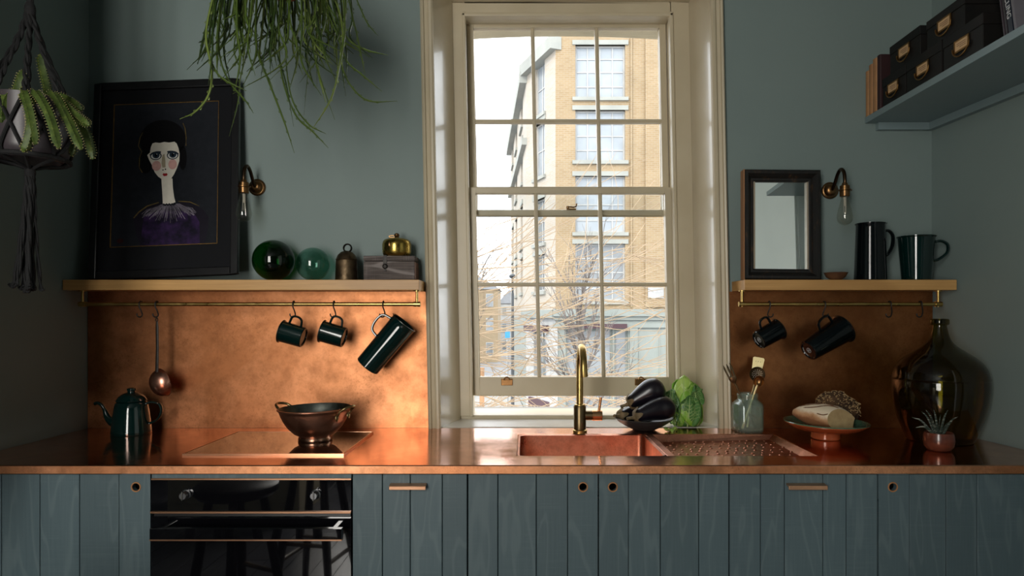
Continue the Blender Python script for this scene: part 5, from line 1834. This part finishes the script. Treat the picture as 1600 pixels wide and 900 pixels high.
# loaf lies along x, cut face turned to the viewer at the +x end
rings = []
nr = 16
cutn = Vector((.62, -.78, .08)).normalized()
cutp = Vector((.045, -.02, .03))
for i in range(nr + 1):
    u_ = i / nr
    x_ = -.118 + .215 * u_
    q = (x_ + .118) / .236
    rr = max(.03, math.sin(math.pi * min(.985, max(.015, q))) ** .55)
    ring_ = []
    for k in range(32):
        a = 2 * math.pi * k / 32
        y_, z_ = .062 * rr * math.cos(a), .0530 * rr * math.sin(a) * (1.0 if math.sin(a) > 0 else .8)
        p = Vector((x_, y_, z_ + .036))
        p += Vector((0, .0015, .0022)) * noise.noise(p * 45)
        dd = (p - cutp).dot(cutn)
        if dd > 0:
            p = p - Vector((1, 0, 0)) * (dd / cutn.x)
        ring_.append(tuple(p))
    rings.append(ring_)
n = 32
b = MB()
vs = [p for r_ in rings for p in r_]
fs, cf = [], []
for k in range(nr):
    for i in range(n):
        f = (k * n + i, k * n + (i + 1) % n, (k + 1) * n + (i + 1) % n, (k + 1) * n + i)
        on = all(abs((Vector(vs[j]) - cutp).dot(cutn)) < 1e-5 for j in f)
        (cf if on else fs).append(f)
fs.append(tuple(reversed(range(n))))
cap = tuple(range(nr * n, nr * n + n))
b.add(vs, fs)
b.build('crust', crust, lo, angle=60)
# the cut face: one flat outline lying on the cutting plane
onp = [Vector(p) for p in vs if abs((Vector(p) - cutp).dot(cutn)) < 1e-5]
e1 = Vector((cutn.y, -cutn.x, 0)).normalized()
e2 = cutn.cross(e1)
pp = sorted({(round((p - cutp).dot(e1), 5), round((p - cutp).dot(e2), 5)) for p in onp})


def hull(ps):
    def half(q):
        o = []
        for p in q:
            while len(o) > 1 and (o[-1][0] - o[-2][0]) * (p[1] - o[-2][1]) - (o[-1][1] - o[-2][1]) * (p[0] - o[-2][0]) <= 0:
                o.pop()
            o.append(p)
        return o[:-1]
    return half(ps) + half(ps[::-1])


hp = hull(pp)
m = MB().add([cutp + e1 * a + e2 * c_ + cutn * .0008 for a, c_ in hp], [tuple(range(len(hp)))])
m.build('cut_face', crumb, lo, smooth=False, solid=.002, label='cut face showing grey-brown crumb')
sc_ = MB()
for a0, a1, x0, x1 in ((100, 108, -.098, .015), (128, 116, -.088, .03), (160, 150, -.045, .03)):
    pts = []
    for k in range(21):
        x_ = x0 + (x1 - x0) * k / 20
        a = R(a0 + (a1 - a0) * k / 20 + 6 * math.sin(k * .3))
        rr = math.sin(math.pi * (x_ + .118) / .236) ** .55
        p = Vector((x_, .0622 * rr * math.cos(a), .036 + .0533 * rr * math.sin(a)))
        if (p - cutp).dot(cutn) < -.001:
            pts.append(p)
    sc_.tube(pts, [.0005] + [.0021] * (len(pts) - 2) + [.0005], 6, flat=.6)
sc_.build('scoring', score_m, lo, label='dark scored slashes')

lo2 = thing('seeded_loaf', 'dark seeded half loaf behind the floured one on the plate', 'loaf', (fpx + .062, fpy + .054, CT + .058), (0, R(14), R(24)), group='loaves on the plate')
seed_crust = mat('seed_crust', (.13, .065, .028), (.05, .025, .012), scale=26, rough=.9, bump=1.0, bscale=55, bdist=.006)
m = MB().sphere((0, 0, .036), 1, 44, 28)
def lump(p):
    v = Vector((p[0], p[1], p[2] - .036))
    z = max(v.z, -.75)
    q = Vector((v.x * .100, v.y * .056, z * .062))
    q *= 1 + .13 * noise.noise(q * 38) + .08 * noise.noise(q * 90)
    return (q.x, q.y, q.z + .0465)
m.map(lump)
m.build('crust', seed_crust, lo2, angle=70)
rs_ = random.Random(7)
sd = MB()
seed_c = mat('pale_seed', (.52, .36, .18), (.36, .22, .10), scale=70, rough=.7)
for k in range(620):
    a, b_ = rs_.uniform(0, 2 * math.pi), math.asin(rs_.uniform(-.1, 1))
    if math.cos(a) < -.2 and rs_.random() < .35:
        continue
    d_ = Vector((math.cos(a) * math.cos(b_), math.sin(a) * math.cos(b_), math.sin(b_)))
    q = Vector((d_.x * .100, d_.y * .056, max(d_.z, -.75) * .062))
    q *= 1 + .13 * noise.noise(q * 38) + .08 * noise.noise(q * 90)
    M_ = Matrix.Translation((q.x, q.y, q.z + .0465)) @ Matrix.Rotation(rs_.uniform(0, 6.28), 4, 'Z') @ Matrix.Rotation(rs_.uniform(-.9, .9), 4, 'Y')
    sd.sphere((0, 0, .0015), (rs_.uniform(.0035, .0065), .0022, .0014), 7, 4, M_)
sd.build('seeds', seed_c, lo2, kind='stuff')

# ---- demijohn and small potted plant
dj = thing('demijohn', 'huge dark olive glass demijohn bottle in the corner', 'bottle', (1.518, 2.42 - D0, CT))
prd = [(.0, .012), (.075, .008), (.100, 0), (.108, .004), (.116, .025), (.136, .075), (.149, .125), (.1565, .175), (.158, .205), (.157, .225), (.1585, .229), (.157, .233), (.149, .262), (.133, .288),
       (.108, .311), (.080, .330), (.056, .347), (.041, .364), (.031, .386), (.025, .412), (.0235, .420)]
prd = [(p.x, p.z) for p in smooth_path([(a, 0, b_) for a, b_ in prd[2:]], 3)]
inner = [(r_ - .004, z_) for r_, z_ in prd][::-1]
MB().lathe([(0, .012), (.075, .008)] + prd + [(.0235, .424), (.030, .426), (.0315, .430), (.0315, .443), (.029, .447), (.019, .448), (.0185, .43)], 72).build('bottle', demijohn_glass, dj, angle=60)
pl = thing('potted_haworthia', 'small red-brown pot with a striped spiky succulent', 'potted plant', (xf(1467, 2.245), 2.245 - D0, CT))
MB().lathe([(0, 0), (.030, 0), (.037, .004), (.045, .016), (.0475, .034), (.046, .052), (.0435, .061), (.042, .062), (.0405, .058), (.0425, .046), (.03, .040), (0, .040)], 44).build('pot', red_pot_mat, pl)
MB().lathe([(0, .051), (.025, .053), (.0415, .050), (.0415, .046), (0, .046)], 28).build('soil', soil_mat, pl)
hw_m = NT('haworthia_leaf')
v = hw_m.coords((3, 3, 260), rnd=False)
wv = hw_m.noise(v, 1, 2)
hw_m.base(hw_m.ramp(wv, [(.53, (.018, .032, .022)), (.62, (.33, .35, .29))]))
hw_m.setp(.5)
for k, (px, py) in enumerate(((1425, 652), (1431, 668), (1440, 643), (1447, 641), (1459, 640), (1481, 641), (1497, 651), (1470, 648), (1452, 655), (1488, 660))):
    e = P(px, py, 2.245 + (.05, -.03, .04, -.02, .0, .03, -.02, .05, -.05, .04)[k])
    tip = Vector((e.x - pl.location.x, e.y - pl.location.y, e.z - pl.location.z))
    r0 = Vector((tip.x * .16, tip.y * .25, .050))
    mid = r0.lerp(tip, .55) + Vector((0, 0, .014))
    pts = smooth_path([r0, mid, tip], 8)
    MB().tube(pts, [.0040 * (1 - (i / (len(pts) - 1)) ** 1.6) + .0007 for i in range(len(pts))], 7, flat=.55).build('leaf', hw_m.m, pl)

# ================================================================== HANGING PLANTS
# ---- macrame hanger with pot
MD = 1.95
mc = P(47, 170, MD)
mg = thing('macrame_hanger', 'black knotted cord plant hanger with long tassel in the dark corner', 'plant hanger', (mc.x, mc.y, 1.83))
pz0, pz1 = EYE - (252 - CY) * MD / F, EYE - (158 - CY) * MD / F
knot_z = EYE - (16 - CY) * MD / F
rp = .105


def rope(pts, r, twist, mb):
    pts = smooth_path(pts, 10)
    for ph in (0, math.pi):
        out = []
        for i, p in enumerate(pts):
            a = twist * i + ph
            out.append(p + Vector((math.cos(a), math.sin(a), .35 * math.sin(a * .5))) * r * .75)
        mb.tube(out, r, 6)


cx0 = mc.x
for k, a in enumerate((205, 262, 300, 345, 60, 130)):
    m = MB()
    rr = rp + .006
    e = Vector((rr * math.cos(R(a)), rr * math.sin(R(a)), pz1 - .005))
    rope([Vector((.002 * k - .005, 0, knot_z)), Vector((e.x * .30, e.y * .30, knot_z - (knot_z - e.z) * .34)), Vector((e.x * .72, e.y * .72, knot_z - (knot_z - e.z) * .72)), e], .0046, .75, m)
    m.map(lambda p: (p[0] + mc.x, p[1] + mc.y, p[2]))
    m.build('cord', cord_black, mg, world=True)
kn = MB()
kn.tube([(mc.x, mc.y, CEIL - .002), (mc.x + .002, mc.y, 2.5), (mc.x, mc.y, knot_z)], .009, 8)
kn.sphere((mc.x, mc.y, knot_z), (.015, .015, .028), 14, 10)
kn.tube([(mc.x, mc.y, CEIL - .03), (mc.x, mc.y, CEIL)], .012, 8)
kn.build('top_cord', cord_black, mg, world=True)
nt = MB()
zr = [pz1 - .005, (pz0 + pz1) / 2 - .005, pz0 + .004]
ang = (205, 262, 300, 345, 60, 130)


def potr(z):
    t = (z - pz0) / (pz1 - pz0)
    return .098 + .006 * t - .018 * max(0, (.18 - t) / .18) ** 2


for k, a in enumerate(ang):
    for s_ in (-1, 1):
        a2 = ang[(k + s_) % 6]
        da = (a2 - a + 540) % 360 - 180
        pts = []
        for q in range(9):
            t = q / 8
            z = zr[0] + (zr[2] - zr[0]) * t
            an = R(a + da * t)
            pts.append(Vector((mc.x + (potr(z) + .006) * math.cos(an), mc.y + (potr(z) + .006) * math.sin(an), z)))
        nt.tube(pts, .0048, 6)
nt.tube([(mc.x + .098 * math.cos(R(a)), mc.y + .098 * math.sin(R(a)), pz0 + .004) for a in range(0, 360, 12)], .0075, 6, closed=True)
gather = EYE - (263 - CY) * MD / F
for a in ang:
    nt.tube(smooth_path([(mc.x + .098 * math.cos(R(a)), mc.y + .098 * math.sin(R(a)), pz0 + .002), (mc.x + .05 * math.cos(R(a)), mc.y + .05 * math.sin(R(a)), pz0 - .009), (mc.x, mc.y, gather - .004)], 4), .005, 6)
nt.build('net', cord_black, mg, world=True, kind='stuff')
ts = MB()
rt = random.Random(3)
zend = EYE - (444 - CY) * MD / F
for k in range(20):
    a, rr = rt.uniform(0, 6.28), rt.uniform(.004, .036)
    dx = rr * math.cos(a) - .006
    pts = [Vector((mc.x + .004 * math.cos(a), mc.y + .004 * math.sin(a), gather)), Vector((mc.x + .010 * math.cos(a), mc.y + .010 * math.sin(a), gather - .05)),
           Vector((mc.x + dx * .55, mc.y + rr * math.sin(a) * .5, (gather + zend) / 2)), Vector((mc.x + dx, mc.y + rr * math.sin(a), zend + rt.uniform(-.012, .02))),
           Vector((mc.x + dx * 1.35, mc.y + rr * math.sin(a) * 1.2, zend - .012 + rt.uniform(-.008, .012)))]
    rope(pts, .0034, .6, ts)
ts.sphere((mc.x, mc.y, gather - .012), (.015, .015, .022), 12, 8)
ts.build('tassel', cord_black, mg, world=True, kind='stuff')
tpn = thing('trailing_cactus', 'grey-mauve pot of spiny yellow-green trailing cactus in the cord hanger', 'potted plant', (mc.x, mc.y, pz0))
prp = [(0, 0)] + [(potr(pz0 + (pz1 - pz0) * k / 10), (pz1 - pz0) * k / 10) for k in range(11)] + [(.098, pz1 - pz0), (.096, pz1 - pz0 - .03), (0, pz1 - pz0 - .03)]
prp[1] = (prp[1][0] - .004, 0)
MB().lathe(prp, 48).build('pot', lilac_pot, tpn)
MB().lathe([(0, pz1 - pz0 - .012), (.095, pz1 - pz0 - .012), (.095, pz1 - pz0 - .028), (0, pz1 - pz0 - .028)], 24).build('soil', soil_mat, tpn)
cactus_m = NT('cactus_skin')
v = cactus_m.coords((1, 1, 1))
cactus_m.base(cactus_m.ramp(cactus_m.noise(v, 60, 4), [(.35, (.035, .062, .010)), (.6, (.075, .115, .018)), (.75, (.20, .22, .05))]))
cactus_m.setp(.55)
spine_m = mat('spine_pale', (.50, .46, .20), (.42, .36, .14), scale=50, rough=.6)


def cactus(pp, ds):
    pts = smooth_path([P(a, b_, d_) - Vector(tpn.location) for (a, b_), d_ in zip(pp, ds)], 12)
    L = sum((pts[i + 1] - pts[i]).length for i in range(len(pts) - 1))
    N = max(10, int(L / .0042))
    # resample evenly
    acc, res, i, tgt = 0, [pts[0]], 0, L / N
    for j in range(len(pts) - 1):
        sl = (pts[j + 1] - pts[j]).length
        while acc + sl >= tgt * len(res) and len(res) <= N:
            t = (tgt * len(res) - acc) / sl
            res.append(pts[j].lerp(pts[j + 1], t))
        acc += sl
    pts = res
    m, sp_ = MB(), MB()
    n = 10
    vs = []
    u = Vector((0, -1, 0))
    for i, p in enumerate(pts):
        t = (pts[min(i + 1, len(pts) - 1)] - pts[max(i - 1, 0)]).normalized()
        u = (u - t * u.dot(t)).normalized() if (u - t * u.dot(t)).length > 1e-4 else t.orthogonal().normalized()
        w_ = t.cross(u)
        e = i / (len(pts) - 1)
        r = .0104 * min(1, (1 - e) * 9 + .25) * (.8 + .2 * min(1, e * 6))
        for k in range(n):
            an = 2 * math.pi * k / n
            rr = r * (1.10 if k % 2 == 0 else .78)
            if k % 2 == 0:
                rr *= 1.0 + (.13 if i % 2 == 0 else -.07)
            q = p + (u * math.cos(an) + w_ * math.sin(an)) * rr
            vs.append(q)
            if k % 2 == 0 and i % 2 == 0:
                dv = (u * math.cos(an) + w_ * math.sin(an))
                for g in (-.5, .5):
                    tip = q + (dv + t * g).normalized() * .0034
                    sp_.add([q + w_ * .0007, q - w_ * .0007, tip], [(0, 1, 2)])
    fs = [(i * n + k, i * n + (k + 1) % n, (i + 1) * n + (k + 1) % n, (i + 1) * n + k) for i in range(len(pts) - 1) for k in range(n)]
    fs += [tuple(reversed(range(n))), tuple(range((len(pts) - 1) * n, len(pts) * n))]
    m.add(vs, fs)
    o = m.build('stem', cactus_m.m, tpn, angle=80)
    sp_.build('spines', spine_m, o, smooth=False, kind='stuff', solid=.0005)


f_ = MD
cactus([(25, 168), (25, 148), (31, 128), (38, 108)], [f_ - .05, f_ - .07, f_ - .08, f_ - .07])
cactus([(40, 168), (38, 146), (48, 180), (56, 226)], [f_ - .06, f_ - .12, f_ - .135, f_ - .13])
cactus([(52, 166), (56, 146), (77, 180), (92, 232)], [f_ - .06, f_ - .11, f_ - .13, f_ - .125])
cactus([(72, 166), (83, 148), (105, 186), (127, 234)], [f_ - .02, f_ - .05, f_ - .08, f_ - .09])
cactus([(76, 168), (93, 158), (122, 182), (140, 196)], [f_, f_ - .02, f_ - .04, f_ - .06])
cactus([(80, 170), (98, 164), (132, 204), (145, 249)], [f_ + .03, f_ + .02, f_ + .0, f_ - .01])
cactus([(34, 168), (20, 146), (7, 158), (3, 192)], [f_ - .04, f_ - .08, f_ - .10, f_ - .10])
cactus([(47, 172), (48, 192), (43, 220), (36, 238)], [f_ - .10, f_ - .132, f_ - .137, f_ - .135])
cactus([(78, 168), (74, 138), (67, 108), (63, 84)], [f_ + .04, f_ + .05, f_ + .05, f_ + .04])
cactus([(84, 172), (106, 188), (112, 220), (112, 244)], [f_ + .05, f_ + .05, f_ + .04, f_ + .04])
cactus([(20, 170), (2, 150), (-14, 170), (-18, 200)], [f_ - .02, f_ - .03, f_ - .04, f_ - .04])
cactus([(60, 168), (84, 150), (110, 158), (128, 172)], [f_ + .05, f_ + .05, f_ + .04, f_ + .02])

# ---- trailing strap cactus over the portrait
RDp = 2.16
rc_ = P(440, -25, RDp)
rh = thing('hanging_rhipsalis', 'bushy green trailing plant hanging from the ceiling above the portrait', 'hanging plant', (rc_.x, rc_.y, 2.432))
pz = 0.0
MB().lathe([(0, 0), (.052, 0), (.056, .004), (.078, .10), (.085, .102), (.086, .128), (.080, .130), (.076, .11), (0, .11)], 36).build('pot', terracotta, rh)
hg = MB()
for a in (90, 210, 330):
    hg.tube([(.083 * math.cos(R(a)), .083 * math.sin(R(a)), .118), (.01 * math.cos(R(a)), .01 * math.sin(R(a)), .42), (0, 0, CEIL - 2.432)], .0018, 6)
hg.build('hanging_wire', iron, rh, kind='stuff')
rhm = []
for nm, a, b_ in (('stem_green', (.055, .095, .016), (.085, .13, .024)), ('stem_dark', (.022, .045, .010), (.04, .07, .015)), ('stem_bright', (.14, .20, .04), (.19, .25, .06))):
    rhm.append(mat(nm, a, b_, scale=30, rough=.38, spec=.5))
fleck = mat('fleck', (.42, .44, .20), rough=.5)


def strand(pp, ds, r, m):
    pts = smooth_path([P(a, b_, d_) - Vector(rh.location) for (a, b_), d_ in zip(pp, ds)], 7)
    N = len(pts)
    rs = []
    for i in range(N):
        e = i / (N - 1)
        rs.append(r * (1 - .15 * math.sin(i * 2.1) ** 2) * (1 if e < .72 else max(.26, 1 - ((e - .72) / .28) ** 1.9)))
    mb = MB().tube(pts, rs, 7, flat=.5, up=(.4, -.9, 0))
    # notched edges: small scale-like teeth along both margins
    for i in range(2, N - 2, 2):
        s_ = 1 if (i // 2) % 2 else -1
        t = (pts[i + 1] - pts[i - 1]).normalized()
        sd_ = t.cross(Vector((0, -1, 0)))
        if sd_.length < .1:
            continue
        sd_ = sd_.normalized() * s_
        p = pts[i] + sd_ * rs[i] * .75
        mb.add([p - t * .005, p + t * .007, p + sd_ * rs[i] * .55 + t * .003, p + Vector((0, -.0022, 0))], [(0, 1, 2), (0, 3, 1), (1, 3, 2), (2, 3, 0)])
    mb.build('stem', m, rh, angle=80)


D_ = RDp
hand = [
    ([(395, -40), (345, -30), (331, 5), (322, 58), (331, 110), (326, 148), (306, 174), (281, 186)], .0075, 2),
    ([(400, -35), (352, -10), (342, 50), (345, 95), (360, 130), (384, 158), (396, 177)], .0055, 0),
    ([(420, -30), (398, 30), (388, 75), (376, 120), (372, 160), (358, 213)], .0050, 0),
    ([(350, -20), (328, 70), (334, 105), (351, 125), (385, 142)], .0048, 0),
    ([(425, -35), (400, 40), (404, 85), (421, 130), (444, 190), (460, 239)], .0058, 0),
    ([(440, -35), (436, 60), (441, 120), (461, 178), (488, 205), (513, 231)], .0058, 0),
    ([(470, -38), (522, 0), (536, 55), (530, 105), (517, 155), (484, 208)], .0062, 2),
    ([(480, -38), (520, 20), (545, 62), (572, 78), (606, 86)], .0048, 0),
    ([(490, -40), (528, 50), (536, 108), (553, 140), (578, 158), (621, 158)], .0048, 0),
    ([(495, -45), (545, -25), (560, 6), (574, 36), (591, 56)], .0048, 0),
    ([(485, -38), (525, 50), (541, 94), (566, 117), (597, 143)], .0045, 0),
    ([(450, -38), (446, 70), (455, 150), (480, 192), (509, 209)], .0048, 0),
    ([(425, -38), (428, 60), (447, 130), (459, 198)], .0045, 1),
    ([(470, -38), (486, 60), (500, 120), (523, 187)], .0045, 0),
    ([(465, -38), (490, 50), (482, 110), (475, 180)], .0042, 1),
    ([(355, -25), (330, 40), (318, 62), (310, 67)], .0040, 1),
    ([(395, -35), (372, 40), (366, 80), (376, 108)], .0040, 0),
]
for k, (pp, r, mi) in enumerate(hand):
    n = len(pp)
    ds = [D_ + (-.10 + .03 * (k % 3)) * min(1, i / 2) for i in range(n)]
    strand(pp, ds, r, rhm[mi])
rr_ = random.Random(21)
for k in range(96):
    t = rr_.random()
    a = 330 + 225 * t
    endx = a + rr_.gauss(0, 20) + (a - 440) * .12
    ln = rr_.triangular(30, 175, 95) * (1 - .25 * abs(t - .5))
    x0_ = 440 + (a - 440) * .45
    dd = rr_.uniform(-.15, .13)
    sway = rr_.uniform(-16, 16)
    pp = [(x0_, -46), (x0_ + (a - x0_) * .8, -22), (a + sway * .4, ln * .3), (a + sway, ln * .65), (endx + rr_.uniform(-10, 10), ln)]
    strand(pp, [D_ + dd * .3, D_ + dd * .8, D_ + dd, D_ + dd * 1.05, D_ + dd * 1.1], rr_.uniform(.0046, .0074), rhm[rr_.choice((0, 0, 1, 1, 1, 2))] if dd > -.05 else rhm[rr_.choice((0, 0, 1))])
